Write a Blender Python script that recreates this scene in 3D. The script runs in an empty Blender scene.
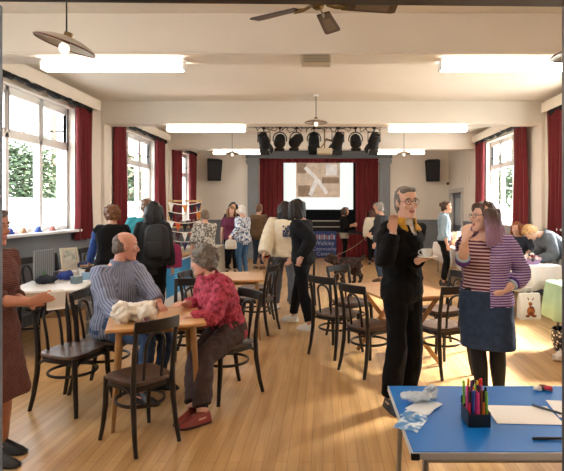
import bpy, bmesh, math, random
from mathutils import Vector, Matrix, noise
random.seed(7)
PI = math.pi
V = Vector
scene = bpy.context.scene
COL = scene.collection
EYE = 1.6                      # camera height
def W(px, py, Y):              # photograph direction at a known distance -> world point
    return V(((px - 323) * Y / 500.0, Y, EYE - (py - 208) * Y / 500.0))
def Rz(d): return Matrix.Rotation(math.radians(d), 3, 'Z')
def Rx(d): return Matrix.Rotation(math.radians(d), 3, 'X')
def Ry(d): return Matrix.Rotation(math.radians(d), 3, 'Y')
def face(dx, dy): return math.degrees(math.atan2(dx, -dy))   # yaw of something whose front is local -Y
def lerp(a, b, t): return a + (b - a) * t
def interp(tab, x):            # tab: [(x, v...)]
    if x <= tab[0][0]: return tab[0][1:]
    for a, b in zip(tab, tab[1:]):
        if x <= b[0]:
            t = (x - a[0]) / (b[0] - a[0]); t = t * t * (3 - 2 * t) * .5 + t * .5
            return tuple(lerp(p, q, t) for p, q in zip(a[1:], b[1:]))
    return tab[-1][1:]
# ------------------------------------------------------------ materials
def C(h):
    h = h.lstrip('#'); out = []
    for i in (0, 2, 4):
        c = int(h[i:i+2], 16) / 255
        out.append(c / 12.92 if c <= .04045 else ((c + .055) / 1.055) ** 2.4)
    return tuple(out) + (1,)
MATS = {}
def mat(name, col, rough=.6, metal=0.0, var=0.0, vscale=8.0, bump=0.0, bscale=30.0, col2=None, emit=0.0, spec=.5, coat=0.0, pattern=None, alpha=1.0, trans=0.0, sheen=0.0):
    if name in MATS: return MATS[name]
    m = bpy.data.materials.new(name); m.use_nodes = True; MATS[name] = m
    nt = m.node_tree; N = nt.nodes; L = nt.links
    b = N['Principled BSDF']
    c = C(col) if isinstance(col, str) else col
    b.inputs['Base Color'].default_value = c
    b.inputs['Roughness'].default_value = rough
    b.inputs['Metallic'].default_value = metal
    b.inputs['Specular IOR Level'].default_value = spec
    b.inputs['Coat Weight'].default_value = coat
    b.inputs['Sheen Weight'].default_value = sheen
    b.inputs['Alpha'].default_value = alpha
    b.inputs['Transmission Weight'].default_value = trans
    tc = N.new('ShaderNodeTexCoord')
    src = None
    if pattern:
        kind = pattern[0]; c2 = C(pattern[1]); sc = pattern[2]
        mx = N.new('ShaderNodeMix'); mx.data_type = 'RGBA'
        mx.inputs['A'].default_value = c; mx.inputs['B'].default_value = c2
        if kind == 'bandA':
            at = N.new('ShaderNodeAttribute'); at.attribute_name = 'stripe'
            q = N.new('ShaderNodeMath'); q.operation = 'MULTIPLY'; q.inputs[1].default_value = sc; L.new(at.outputs['Fac'], q.inputs[0])
            w = N.new('ShaderNodeMath'); w.operation = 'FRACT'; L.new(q.outputs[0], w.inputs[0]); f = w.outputs[0]
        elif kind in ('bandZ', 'bandX', 'bandY', 'bandR'):
            w = N.new('ShaderNodeTexWave'); w.wave_type = 'BANDS'; w.bands_direction = {'bandZ': 'Z', 'bandX': 'X', 'bandY': 'Y', 'bandR': 'DIAGONAL'}[kind]
            w.inputs['Scale'].default_value = sc; w.inputs['Distortion'].default_value = pattern[4] if len(pattern) > 4 else .6
            w.inputs['Detail'].default_value = 1.0; w.inputs['Detail Scale'].default_value = .6
            L.new(tc.outputs['Object'], w.inputs['Vector']); f = w.outputs['Fac']
        elif kind == 'vor':
            w = N.new('ShaderNodeTexVoronoi'); w.inputs['Scale'].default_value = sc
            L.new(tc.outputs['Object'], w.inputs['Vector']); f = w.outputs['Distance']
        else:
            w = N.new('ShaderNodeTexNoise'); w.inputs['Scale'].default_value = sc; w.inputs['Detail'].default_value = 2
            L.new(tc.outputs['Object'], w.inputs['Vector']); f = w.outputs['Fac']
        r = N.new('ShaderNodeMapRange'); th = pattern[3] if len(pattern) > 3 else .5
        r.inputs['From Min'].default_value = th - .06; r.inputs['From Max'].default_value = th + .06
        L.new(f, r.inputs['Value']); L.new(r.outputs['Result'], mx.inputs['Factor']); src = mx.outputs['Result']
    if var:
        n = N.new('ShaderNodeTexNoise'); n.inputs['Scale'].default_value = vscale; n.inputs['Detail'].default_value = 4
        L.new(tc.outputs['Object'], n.inputs['Vector'])
        mx = N.new('ShaderNodeMix'); mx.data_type = 'RGBA'; mx.blend_type = 'MULTIPLY'
        r = N.new('ShaderNodeMapRange'); r.inputs['To Min'].default_value = 1 - var; r.inputs['To Max'].default_value = 1 + var
        r.inputs['From Min'].default_value = .3; r.inputs['From Max'].default_value = .7
        L.new(n.outputs['Fac'], r.inputs['Value']); mx.inputs['Factor'].default_value = 1
        if src: L.new(src, mx.inputs['A'])
        else: mx.inputs['A'].default_value = c
        L.new(r.outputs['Result'], mx.inputs['B']); src = mx.outputs['Result']
    if src: L.new(src, b.inputs['Base Color'])
    if emit:
        b.inputs['Emission Strength'].default_value = emit
        b.inputs['Emission Color'].default_value = C(col2) if col2 else c
    if bump:
        n = N.new('ShaderNodeTexNoise'); n.inputs['Scale'].default_value = bscale; n.inputs['Detail'].default_value = 3
        L.new(tc.outputs['Object'], n.inputs['Vector'])
        bp = N.new('ShaderNodeBump'); bp.inputs['Strength'].default_value = bump; bp.inputs['Distance'].default_value = .01
        L.new(n.outputs['Fac'], bp.inputs['Height']); L.new(bp.outputs['Normal'], b.inputs['Normal'])
    return m
def wood(name, c1, c2, rough=.4, scale=(14, 1.2, 14), planks=None, coat=0.0, bump=.05):
    if name in MATS: return MATS[name]
    m = bpy.data.materials.new(name); m.use_nodes = True; MATS[name] = m
    nt = m.node_tree; N = nt.nodes; L = nt.links; b = N['Principled BSDF']
    tc = N.new('ShaderNodeTexCoord'); mp = N.new('ShaderNodeMapping'); mp.inputs['Scale'].default_value = scale
    L.new(tc.outputs['Object'], mp.inputs['Vector'])
    n = N.new('ShaderNodeTexNoise'); n.inputs['Scale'].default_value = 1.5; n.inputs['Detail'].default_value = 6; n.inputs['Distortion'].default_value = .6
    L.new(mp.outputs['Vector'], n.inputs['Vector'])
    mx = N.new('ShaderNodeMix'); mx.data_type = 'RGBA'; mx.inputs['A'].default_value = C(c1); mx.inputs['B'].default_value = C(c2)
    r = N.new('ShaderNodeMapRange'); r.inputs['From Min'].default_value = .32; r.inputs['From Max'].default_value = .68
    L.new(n.outputs['Fac'], r.inputs['Value']); L.new(r.outputs['Result'], mx.inputs['Factor']); src = mx.outputs['Result']
    if planks:
        w, ln = planks
        mp2 = N.new('ShaderNodeMapping'); mp2.inputs['Rotation'].default_value = (0, 0, PI / 2)
        L.new(tc.outputs['Object'], mp2.inputs['Vector'])
        br = N.new('ShaderNodeTexBrick'); br.inputs['Scale'].default_value = 1; br.inputs['Brick Width'].default_value = ln; br.inputs['Row Height'].default_value = w
        br.inputs['Mortar Size'].default_value = .0018; br.inputs['Mortar Smooth'].default_value = .3; br.inputs['Bias'].default_value = 0
        br.inputs['Color1'].default_value = (.90, .90, .90, 1); br.inputs['Color2'].default_value = (1.04, 1.04, 1.04, 1); br.inputs['Mortar'].default_value = (.45, .4, .36, 1)
        br.offset = .37
        L.new(mp2.outputs['Vector'], br.inputs['Vector'])
        m2 = N.new('ShaderNodeMix'); m2.data_type = 'RGBA'; m2.blend_type = 'MULTIPLY'; m2.inputs['Factor'].default_value = 1
        L.new(src, m2.inputs['A']); L.new(br.outputs['Color'], m2.inputs['B']); src = m2.outputs['Result']
        n3 = N.new('ShaderNodeTexNoise'); n3.inputs['Scale'].default_value = .9; n3.inputs['Detail'].default_value = 5
        L.new(tc.outputs['Object'], n3.inputs['Vector'])
        r3 = N.new('ShaderNodeMapRange'); r3.inputs['To Min'].default_value = rough - .1; r3.inputs['To Max'].default_value = rough + .14
        L.new(n3.outputs['Fac'], r3.inputs['Value']); L.new(r3.outputs['Result'], b.inputs['Roughness'])
    else:
        b.inputs['Roughness'].default_value = rough
    L.new(src, b.inputs['Base Color']); b.inputs['Coat Weight'].default_value = coat; b.inputs['Coat Roughness'].default_value = .2
    if bump:
        bp = N.new('ShaderNodeBump'); bp.inputs['Strength'].default_value = bump; bp.inputs['Distance'].default_value = .004
        L.new(n.outputs['Fac'], bp.inputs['Height']); L.new(bp.outputs['Normal'], b.inputs['Normal'])
    return m
# ------------------------------------------------------------ mesh builder
class MB:
    def __init__(s): s.v = []; s.f = []; s.mi = []
    def add(s, vs, fs, mi=0):
        b = len(s.v); s.v.extend(V(p) for p in vs); s.f.extend(tuple(b + i for i in f) for f in fs); s.mi.extend([mi] * len(fs)); return s
    def box(s, c, d, R=None, mi=0):
        c = V(c); x, y, z = (q / 2 for q in d)
        p = [V((i, j, k)) for k in (-z, z) for j in (-y, y) for i in (-x, x)]
        if R is not None: p = [R @ q for q in p]
        return s.add([c + q for q in p], [(0, 2, 3, 1), (4, 5, 7, 6), (0, 1, 5, 4), (2, 6, 7, 3), (0, 4, 6, 2), (1, 3, 7, 5)], mi)
    def span(s, a, b, mi=0):
        a = V(a); b = V(b); return s.box((a + b) / 2, [abs(q) for q in (b - a)], None, mi)
    def loft(s, rings, caps=True, mi=0, loop=False):
        n = len(rings[0]); vs = [p for r in rings for p in r]; fs = []
        k = len(rings)
        for i in range(k if loop else k - 1):
            a = i * n; b = ((i + 1) % k) * n
            for j in range(n): fs.append((a + j, a + (j + 1) % n, b + (j + 1) % n, b + j))
        if caps and not loop:
            fs.append(tuple(range(n - 1, -1, -1))); fs.append(tuple((k - 1) * n + j for j in range(n)))
        return s.add(vs, fs, mi)
    def tube(s, pts, rad, n=8, mi=0, loop=False, flat=1.0, up=None):
        pts = [V(p) for p in pts]; k = len(pts)
        if not isinstance(rad, (list, tuple)): rad = [rad] * k
        rings = []; u = None
        for i in range(k):
            if loop: t = pts[(i + 1) % k] - pts[i - 1]
            else: t = pts[min(i + 1, k - 1)] - pts[max(i - 1, 0)]
            t.normalize()
            if u is None:
                u = V(up) if up else (V((0, 0, 1)) if abs(t.z) < .9 else V((1, 0, 0)))
            u = u - t * u.dot(t)
            if u.length < 1e-6: u = t.orthogonal()
            u.normalize(); w = t.cross(u)
            rings.append([pts[i] + (u * math.cos(2 * PI * j / n) + w * math.sin(2 * PI * j / n) * flat) * rad[i] for j in range(n)])
        return s.loft(rings, True, mi, loop)
    def ell(s, c, r, R=None, n=14, mi=0):
        c = V(c); r = (r, r, r) if not isinstance(r, (tuple, list)) else r; rings = []; m = max(6, n // 2 + 1)
        for i in range(1, m):
            a = -PI / 2 + PI * i / m; ring = []
            for j in range(n):
                p = V((r[0] * math.cos(a) * math.cos(2 * PI * j / n), r[1] * math.cos(a) * math.sin(2 * PI * j / n), r[2] * math.sin(a)))
                ring.append(c + (R @ p if R is not None else p))
            rings.append(ring)
        return s.loft(rings, True, mi)
    def lathe(s, prof, c=(0, 0, 0), n=24, R=None, mi=0, caps=True):
        c = V(c); rings = []
        for r, z in prof:
            ring = [V((r * math.cos(2 * PI * j / n), r * math.sin(2 * PI * j / n), z)) for j in range(n)]
            rings.append([c + (R @ p if R is not None else p) for p in ring])
        return s.loft(rings, caps, mi)
    def prism(s, poly, z0, z1, M=None, mi=0):
        r0 = [V((x, y, z0)) for x, y in poly]; r1 = [V((x, y, z1)) for x, y in poly]
        if M is not None: r0 = [M @ p for p in r0]; r1 = [M @ p for p in r1]
        return s.loft([r0, r1], True, mi)
    def xform(s, M):
        s.v = [M @ p for p in s.v]; return s
    def mesh(s, name):
        me = bpy.data.meshes.new(name); me.from_pydata([tuple(p) for p in s.v], [], s.f)
        me.polygons.foreach_set('material_index', s.mi); me.update()
        bm = bmesh.new(); bm.from_mesh(me); bmesh.ops.recalc_face_normals(bm, faces=bm.faces); bm.to_mesh(me); bm.free()
        return me
    def build(s, name, m, parent=None, bevel=0, seg=2, smooth=True, loc=None, rot=0, label=None, **kw):
        return link(s.mesh(name), name, m, parent, bevel, seg, smooth, loc, rot, label)
def link(me, name, m, parent=None, bevel=0, seg=2, smooth=True, loc=None, rot=0, label=None):
    me.name = name
    idx = [0] * len(me.polygons); me.polygons.foreach_get('material_index', idx); me.materials.clear()
    for q in (m if isinstance(m, (list, tuple)) else [m]): me.materials.append(q)
    me.polygons.foreach_set('material_index', [i if i < len(me.materials) else 0 for i in idx])
    if smooth:
        me.polygons.foreach_set('use_smooth', [True] * len(me.polygons)); me.set_sharp_from_angle(angle=math.radians(38))
    o = bpy.data.objects.new(name, me); COL.objects.link(o)
    if parent is not None: o.parent = parent
    if loc is not None: o.location = loc
    if rot: o.rotation_euler = (0, 0, math.radians(rot))
    if bevel:
        b = o.modifiers.new('bevel', 'BEVEL'); b.width = bevel; b.segments = seg; b.limit_method = 'ANGLE'; b.angle_limit = math.radians(40)
    if label: o['label'] = label
    return o
def thing(name, label, cat, loc=(0, 0, 0), rot=0, group=None):
    o = bpy.data.objects.new(name, None); COL.objects.link(o); o.empty_display_size = .1
    o.location = loc; o.rotation_euler = (0, 0, math.radians(rot)); return tag(o, label, cat, group)
def tag(o, label, cat, group=None):
    o['label'] = label; o['category'] = cat
    if group: o['group'] = group
    return o
def struct(o): o['kind'] = 'structure'; return o
def kids(o): return [c for c in bpy.data.objects if c.parent == o]
def dup(root, loc, rot=0, label=None, group=None, scale=None):
    r = root.copy(); COL.objects.link(r); r.location = loc; r.rotation_euler = (0, 0, math.radians(rot))
    if label: r['label'] = label
    if group: r['group'] = group
    if scale: r.scale = scale
    for ch in kids(root):
        c = ch.copy(); COL.objects.link(c); c.parent = r
        for g in kids(ch):
            d = g.copy(); COL.objects.link(d); d.parent = c
    return r
def remesh(mb, vox, smooth=2, wr=0.0, wf=14.0, stretch=(1, 1, 1)):
    me = mb.mesh('tmp'); o = bpy.data.objects.new('tmp', me); COL.objects.link(o)
    r = o.modifiers.new('r', 'REMESH'); r.mode = 'VOXEL'; r.voxel_size = vox; r.use_smooth_shade = True
    if smooth:
        sm = o.modifiers.new('s', 'SMOOTH'); sm.factor = .5; sm.iterations = smooth
    dg = bpy.context.evaluated_depsgraph_get(); dg.update()
    out = bpy.data.meshes.new_from_object(o.evaluated_get(dg))
    bpy.data.objects.remove(o); bpy.data.meshes.remove(me)
    if wr:
        nn = [v.normal.copy() for v in out.vertices]
        for v, n in zip(out.vertices, nn):
            p = V((v.co.x * stretch[0], v.co.y * stretch[1], v.co.z * stretch[2])) * wf
            v.co += n * (wr * noise.noise(p) + wr * .5 * noise.noise(p * 2.3))
    return out
def text_mesh(txt, size, depth=.002):
    cu = bpy.data.curves.new('t', 'FONT'); cu.body = txt; cu.size = size; cu.extrude = depth; cu.align_x = 'CENTER'; cu.resolution_u = 3
    o = bpy.data.objects.new('t', cu); COL.objects.link(o)
    dg = bpy.context.evaluated_depsgraph_get(); dg.update()
    me = bpy.data.meshes.new_from_object(o.evaluated_get(dg)); bpy.data.objects.remove(o)
    return me
# ============================================================ ROOM
HW, YF, YB, CZ, BZ = 4.03, 1.0, 16.0, 3.546, 3.127
cream = mat('cream wall paint', '#ded6ca', .75, var=.03, vscale=2.0, bump=.03, bscale=60)
ceilm = mat('cream ceiling paint', '#d8d0c5', .8, var=.02, vscale=1.5)
greyp = mat('blue grey dado paint', '#74797f', .6, var=.05, vscale=3)
dkgrey = mat('dark grey gloss paint', '#4a4c50', .4, var=.05)
white = mat('white gloss paint', '#e9e9e8', .35, var=.02)
floorm = wood('varnished narrow floorboards', '#c69f6e', '#a9814e', .33, (9, .7, 9), planks=(.075, 2.3), bump=.04)
red = mat('crimson velvet', '#6a0914', .85, var=.12, vscale=20, sheen=.3)
dred = mat('dark stage velvet', '#6d1018', .9, var=.15, vscale=15, sheen=.2)
black = mat('matt black', '#0c0c0e', .6, var=.1, spec=.3)
blackcloth = mat('black cloth', '#0d0d10', .9, var=.2, vscale=5)
def room(name, spans, m, R=None, bevel=0):
    b = MB()
    for a, c in spans: b.span(a, c)
    return struct(b.build(name, m, bevel=bevel, smooth=False))
room('floor', [((-4.4, -1.6, -.12), (4.4, 18.6, 0))], floorm)
room('ceiling', [((-4.4, YF - .2, CZ), (4.4, 18.6, CZ + .15))], ceilm)
ZS, ZT = 1.26, 3.20                      # window sill and head heights
LWIN = [(1.75, 4.2), (5.75, 8.12), (9.85, 11.95), (13.6, 15.1)]  # first opening is out of view, added to brighten the front bay
RWIN = [(5.75, 8.3), (10.15, 12.35)]
DOOR = (14.45, 15.75)                    # doorway in the right wall
def side_wall(name, sx, wins, door=None):
    x0, x1 = sx * HW, sx * (HW + .3); sp = []; y = YF - .2
    for a, b in wins:
        sp.append(((x0, y, -.1), (x1, a, CZ))); sp.append(((x0, a, -.1), (x1, b, ZS))); sp.append(((x0, a, ZT), (x1, b, CZ))); y = b
    if door:
        sp.append(((x0, y, -.1), (x1, door[0], CZ))); sp.append(((x0, door[0], 2.06), (x1, door[1], CZ))); y = door[1]
    sp.append(((x0, y, -.1), (x1, YB + .3, CZ)))
    room(name, sp, cream)
side_wall('wall_left', -1, LWIN); side_wall('wall_right', 1, RWIN, DOOR)
PX0, PX1 = -2.05, 1.80                   # proscenium opening
room('wall_back', [((-HW, YB, -.1), (PX0, YB + .3, CZ)), ((PX1, YB, -.1), (HW, YB + .3, CZ)), ((PX0, YB, 3.2), (PX1, YB + .3, CZ))], cream)
DX0, DX1, DZ = -.652, .4855, 2.012        # the doorway the photograph is taken through
room('wall_front', [((-4.4, YF - .2, -.1), (DX0 - .09, YF, CZ)), ((DX1 + .09, YF - .2, -.1), (4.4, YF, CZ)), ((DX0 - .09, YF - .2, DZ + .09), (DX1 + .09, YF, CZ))], cream)
lob = mat('lobby paint', '#8d949c', .7, var=.03)
room('wall_lobby', [((-1.7, -1.6, -.1), (-1.6, YF - .2, 2.7)), ((1.6, -1.6, -.1), (1.7, YF - .2, 2.7)), ((-1.7, -1.7, -.1), (1.7, -1.6, 2.7)), ((-1.7, -1.7, 2.7), (1.7, YF - .2, 2.8))], lob)  # unseen box around the camera, added to keep sky light off the door frame
d = struct(thing('door_1', 'grey painted door frame around the near doorway', 'door frame')); del d['category']
jm = mat('blue grey gloss paint', '#72808f', .4, var=.04)
MB().span((DX0 - .1, YF - .24, 0), (DX0, YF + .02, DZ)).build('jamb', jm, d, .004)
MB().span((DX1, YF - .24, 0), (DX1 + .1, YF + .02, DZ)).build('jamb', dkgrey, d, .004)
hd_ = [V((x, y, z)) for x, y, z in ()]; MB().loft([[V((DX0 - .1, y, DZ + .008)), V((DX1 + .1, y, DZ - .004)), V((DX1 + .1, y, DZ + .1)), V((DX0 - .1, y, DZ + .1))] for y in (YF - .24, YF + .02)]).build('door_head', dkgrey, d, .004)
# ceiling beams
for i, y in enumerate((4.99, 9.08, 12.97)):
    room('trim_%d' % (i + 1), [((-HW, y, BZ), (HW, y + .32, CZ))], ceilm, bevel=.006)
# piers under the beam ends
room('trim_4', [((s * HW, y, 1.2), (s * (HW - .06), y + .32, BZ)) for s in (-1, 1) for y in (4.99, 9.08, 12.97)], cream)
# dado
DD = 1.2
room('trim_5', [((-HW, YF, 0), (-HW + .012, YB, DD)), ((HW - .012, YF, 0), (HW, DOOR[0] - .1, DD)), ((-HW, YB - .012, 0), (-2.4, YB, DD)), ((2.15, YB - .012, 0), (HW, YB, DD))], greyp)
room('trim_6', [((-HW, YF, DD), (-HW + .02, YB, DD + .03)), ((HW - .02, YF, DD), (HW, DOOR[0] - .1, DD + .03)), ((-HW, YB - .02, DD), (-2.4, YB, DD + .03)), ((2.15, YB - .02, DD), (HW, YB, DD + .03))], greyp)
bbm = mat('dark grey skirting', '#4d525a', .5)
room('baseboard_left', [((-HW + .012, YF, 0), (-HW + .032, YB, .15))], bbm)
room('baseboard_right', [((HW - .032, YF, 0), (HW - .012, DOOR[0] - .1, .15))], bbm)
room('baseboard_back', [((-HW, YB - .032, 0), (-2.4, YB - .012, .15)), ((2.15, YB - .032, 0), (HW, YB - .012, .15))], bbm)
# windows ----------------------------------------------------
gl = bpy.data.materials.new('window glass'); gl.use_nodes = True; _n = gl.node_tree.nodes; _n.clear()
_o = _n.new('ShaderNodeOutputMaterial'); _m = _n.new('ShaderNodeMixShader'); _t = _n.new('ShaderNodeBsdfTransparent'); _g = _n.new('ShaderNodeBsdfGlossy')
_g.inputs['Roughness'].default_value = .02; _t.inputs['Color'].default_value = (.97, .98, .98, 1)
_m.inputs[0].default_value = .035; gl.node_tree.links.new(_t.outputs[0], _m.inputs[1]); gl.node_tree.links.new(_g.outputs[0], _m.inputs[2]); gl.node_tree.links.new(_m.outputs[0], _o.inputs['Surface'])
metal = mat('dull steel', '#9a9a98', .35, 1.0)
hand_m = mat('black iron', '#1d1d1f', .45, .6)
def window(n, sx, y0, y1):
    w = struct(thing('window_%d' % n, 'white painted multi pane window', 'window', (sx * (HW + .15), (y0 + y1) / 2, 0))); del w['category']
    hw = (y1 - y0) / 2; t = .06; fr = MB()
    for y in (-hw + t / 2, hw - t / 2): fr.box((0, y, (ZS + ZT) / 2), (.1, t, ZT - ZS))
    fr.box((0, 0, ZS + t / 2), (.1, 2 * hw, t)); fr.box((0, 0, ZT - t / 2), (.1, 2 * hw, t)); fr.box((0, 0, 2.56), (.1, 2 * hw, .075))
    for k in (-1, 1): fr.box((0, k * hw / 3, (ZS + ZT) / 2), (.1, .075, ZT - ZS))
    fr.build('window_frame', white, w, .006)
    for k in (-1, 0, 1):
        c = k * hw * 2 / 3; a = hw / 3 - .035; sb = MB()
        for y in (c - a, c + a): sb.box((-sx * .02, y, 2.87), (.06, .05, .56))
        for z in (2.62, 3.12): sb.box((-sx * .02, c, z), (.06, 2 * a, .05))
        s = sb.build('casement', white, w, .004)
        h = MB().tube([(-sx * .06, c - .02, 2.78), (-sx * .1, c - .02, 2.78), (-sx * .11, c + .14, 2.80)], .009, 6); h.build('casement_stay', hand_m, s)
    g = MB().box((0, 0, (ZS + ZT) / 2), (.006, 2 * hw - .05, ZT - ZS - .05)); o = g.build('glass', gl, w, smooth=False)
    MB().span((-sx * .12, -hw - .05, ZS - .04), (-sx * .29 + sx * .0, hw + .05, ZS)).build('sill_board', white, w, .008)
    MB().span((-sx * .12, -hw, ZS - .02), (sx * .12, hw, ZS + .002)).build('window_sill', white, w, .003)
n = 1
for y0, y1 in LWIN: window(n, -1, y0, y1); n += 1
for y0, y1 in RWIN: window(n, 1, y0, y1); n += 1
# pelmets ------------------------------------------------------
pel = mat('cream pelmet board', '#e2d9cb', .6, var=.03)
def pelmet(sx, y0, y1, label):
    t = thing('curtain_pelmet', label, 'pelmet', (sx * HW, (y0 + y1) / 2, 3.27), 0, 'boxed pelmets over the windows'); h = (y1 - y0) / 2
    b = MB().span((-sx * .17, -h, 0), (-sx * .19, h, .17)).span((0, -h, 0), (-sx * .18, -h + .02, .17)).span((0, h - .02, 0), (-sx * .18, h, .17)).span((0, -h, .15), (-sx * .18, h, .17))
    b.build('pelmet_board', pel, t, .004)
    r = MB(); k = 40; pts = [(-sx * (.13 + .012 * math.sin(i * 1.7)), lerp(-h + .03, h - .22, i / k), -.012 + .018 * math.sin(i * .9) + .012 * math.sin(i * 2.3)) for i in range(k + 1)]
    r.tube(pts, [.042 + .012 * math.sin(i * 1.3) for i in range(k + 1)], 8); r.build('rolled_blind', blackcloth, t)
pelmet(-1, 5.2, 8.6, 'long cream boxed pelmet with black rolled blind over nearest left window')
pelmet(-1, 9.4, 12.62, 'cream boxed pelmet over the middle window of the left wall')
pelmet(-1, 13.25, 15.6, 'short cream boxed pelmet over the far left window by the back wall')
pelmet(1, 5.2, 8.8, 'cream boxed pelmet over the nearest right window, cut by the frame')
pelmet(1, 9.55, 12.9, 'cream boxed pelmet over the farther window of the right wall')
# curtains -------------------------------------------------------
def curtain(sx, y0, y1, label, folds=5):
    b = MB(); rings = []; w = y1 - y0; seed = y0 * 3; m = folds * 8
    for k in range(13):
        z = lerp(1.09, 3.29, k / 12); sq = .90 + .10 * abs(k / 12 - .35) / .65; ring = []; o2 = []
        for i in range(m + 1):
            t = i / m; yy = (t - .5) * w * sq; a = folds * 2 * PI * t + .35 * math.sin(seed + 3 * t + k * .25)
            d = .05 * math.sin(a) * (1.15 - .5 * k / 12) + .012 * math.sin(seed + a * .37 + k * .3)
            ring.append(V((-sx * (.105 + d), yy, z + (.012 * math.sin(a * .5 + seed) if k == 0 else 0)))); o2.append(V((-sx * (.095 + d), yy, z)))
        rings.append(ring + o2[::-1])
    b.loft(rings, True)
    o = b.build('curtain', red, loc=(sx * HW, (y0 + y1) / 2, 0)); return tag(o, label, 'curtain', 'red window curtains')
curtain(-1, 5.15, 6.14, 'red curtain at the left edge of the picture, near side of nearest window')
curtain(-1, 7.95, 8.52, 'long red curtain at far side of the nearest left window')
curtain(-1, 9.43, 9.99, 'red curtain at near side of the middle left window')
curtain(-1, 11.75, 12.46, 'red curtain at far side of the middle left window')
curtain(-1, 13.1, 13.92, 'red curtain at near side of the far left window')
curtain(-1, 14.68, 15.5, 'red curtain nearest the left loudspeaker by the back wall')
curtain(1, 8.05, 8.76, 'wide red curtain at the right edge of the picture')
curtain(1, 9.63, 10.3, 'red curtain at near side of the farther right window, behind lavender-haired woman')
curtain(1, 12.18, 12.9, 'red curtain on right wall nearest the grey door')
# back door on the right wall --------------------------------------
d = struct(thing('door_2', 'grey glazed door in the right wall', 'door')); del d['category']
c = MB(); a, b_ = DOOR
for y in (a - .04, b_ + .04): c.box((HW - .02, y, 1.05), (.06, .1, 2.1))
c.box((HW - .02, (a + b_) / 2, 2.12), (.06, b_ - a + .18, .12)); c.build('door_frame', mat('pale grey door frame', '#bdbcb6', .5), d, .005)
dm = mat('blue grey door paint', '#5f6b76', .45)
l = MB(); x = HW + .1
for y in (a + .07, b_ - .07): l.box((x, y, 1.03), (.05, .14, 2.06))
for z, h in ((.3, .6), (1.0, .16), (1.98, .16)): l.box((x, (a + b_) / 2, z), (.05, b_ - a, h))
leaf = l.build('door_leaf', dm, d, .004)
MB().box((x, (a + b_) / 2, 1.3), (.012, b_ - a - .2, 1.3)).build('door_glass', mat('pale door glass', '#aebcc6', .15, spec=.7), d, smooth=False)
MB().tube([(x - .03, a + .1, 1.02), (x - .08, a + .1, 1.02), (x - .08, a + .22, 1.02)], .01, 6).build('door_handle', metal, leaf)
room('wall_corridor', [((HW + .5, 13.8, 0), (HW + .55, 16.4, 2.4)), ((HW + .25, 13.8, 2.4), (HW + .55, 16.4, 2.45)), ((HW + .25, 13.8, 0), (HW + .5, 13.85, 2.4)), ((HW + .25, 16.35, 0), (HW + .5, 16.4, 2.4))], greyp)
# ============================================================ STAGE
stm = mat('grey stage surround paint', '#7b7f82', .55, var=.05)
def pilaster(x, label):
    t = thing('stage_pilaster', label, 'pilaster', (x, YB, 0), 0, 'grey pilasters of the stage opening')
    MB().span((-.17, -.1, .2), (.17, 0, 3.0)).span((-.12, -.115, .5), (-.07, -.1, 2.9)).span((.07, -.115, .5), (.12, -.1, 2.9)).build('shaft', stm, t, .006)
    MB().span((-.2, -.13, 3.0), (.2, 0, 3.06)).span((-.22, -.15, 3.06), (.22, 0, 3.12)).span((-.2, -.13, 3.12), (.2, 0, 3.18)).build('capital', stm, t, .006)
    MB().span((-.2, -.13, 0), (.2, 0, .2)).build('plinth', stm, t, .006)
pilaster(-2.23, 'grey fluted pilaster at the left of the stage opening'); pilaster(1.97, 'grey fluted pilaster at the right of the stage opening')
tag(MB().span((-2.45, YB - .16, 3.18), (2.2, YB, 3.4)).span((-2.5, YB - .2, 3.36), (2.25, YB, 3.43)).build('stage_lintel', mat('dark grey lintel paint', '#5d6165', .55), bevel=.006), 'dark grey beam across the top of the stage opening', 'lintel')
struct(MB().span((PX0 - .4, 18.3, 0), (PX1 + .4, 18.4, CZ)).span((PX0 - .5, YB + .3, 0), (PX0 - .4, 18.4, CZ)).span((PX1 + .4, YB + .3, 0), (PX1 + .5, 18.4, CZ)).build('wall_stage', blackcloth, smooth=False))
st = thing('stage_platform', 'low stage with dark floor and crimson pleated front', 'stage', (-.125, YB, 0))
MB().span((-1.92, .02, .74), (1.92, 2.3, .80)).build('stage_floor', mat('dark stage boards', '#2a2422', .5, var=.2), st, .004)
MB().span((-1.92, .06, 0), (1.92, .1, .74)).build('stage_front', blackcloth, st, smooth=False)
def pleats(x0, x1, z0, z1, y, amp, per, n=6):
    b = MB(); m = max(8, int((x1 - x0) / per * 8)); rings = []
    for z in (z0, lerp(z0, z1, .3), lerp(z0, z1, .7), z1):
        f = []; g = []
        for i in range(m + 1):
            t = i / m; a = 2 * PI * (x1 - x0) / per * t + .5 * math.sin(9 * t + z)
            dd = amp * math.sin(a) + amp * .3 * math.sin(a * .41 + 1)
            f.append(V((lerp(x0, x1, t), y - dd, z))); g.append(V((lerp(x0, x1, t), y - dd + .012, z)))
        rings.append(f + g[::-1])
    return b.loft(rings, True)
pleats(-1.92, 1.92, 0.01, .76, 0.0, .022, .13).build('stage_skirt', dred, st)
tag(pleats(-.40, .40, .82, 3.12, 0, .05, .16).build('stage_curtain', dred, loc=(-1.68, YB + .25, 0)), 'dark red stage curtain drawn to the left of the screen', 'curtain', 'stage curtains')
tag(pleats(-.38, .38, .82, 3.12, 0, .05, .16).build('stage_curtain', dred, loc=(1.44, YB + .25, 0)), 'dark red stage curtain drawn to the right of the screen', 'curtain', 'stage curtains')
tag(pleats(-1.92, 1.92, 3.06, 3.25, 0, .03, .14).build('stage_valance', dred, loc=(-.125, YB + .14, 0)), 'narrow dark red valance under the grey stage beam', 'valance')
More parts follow.
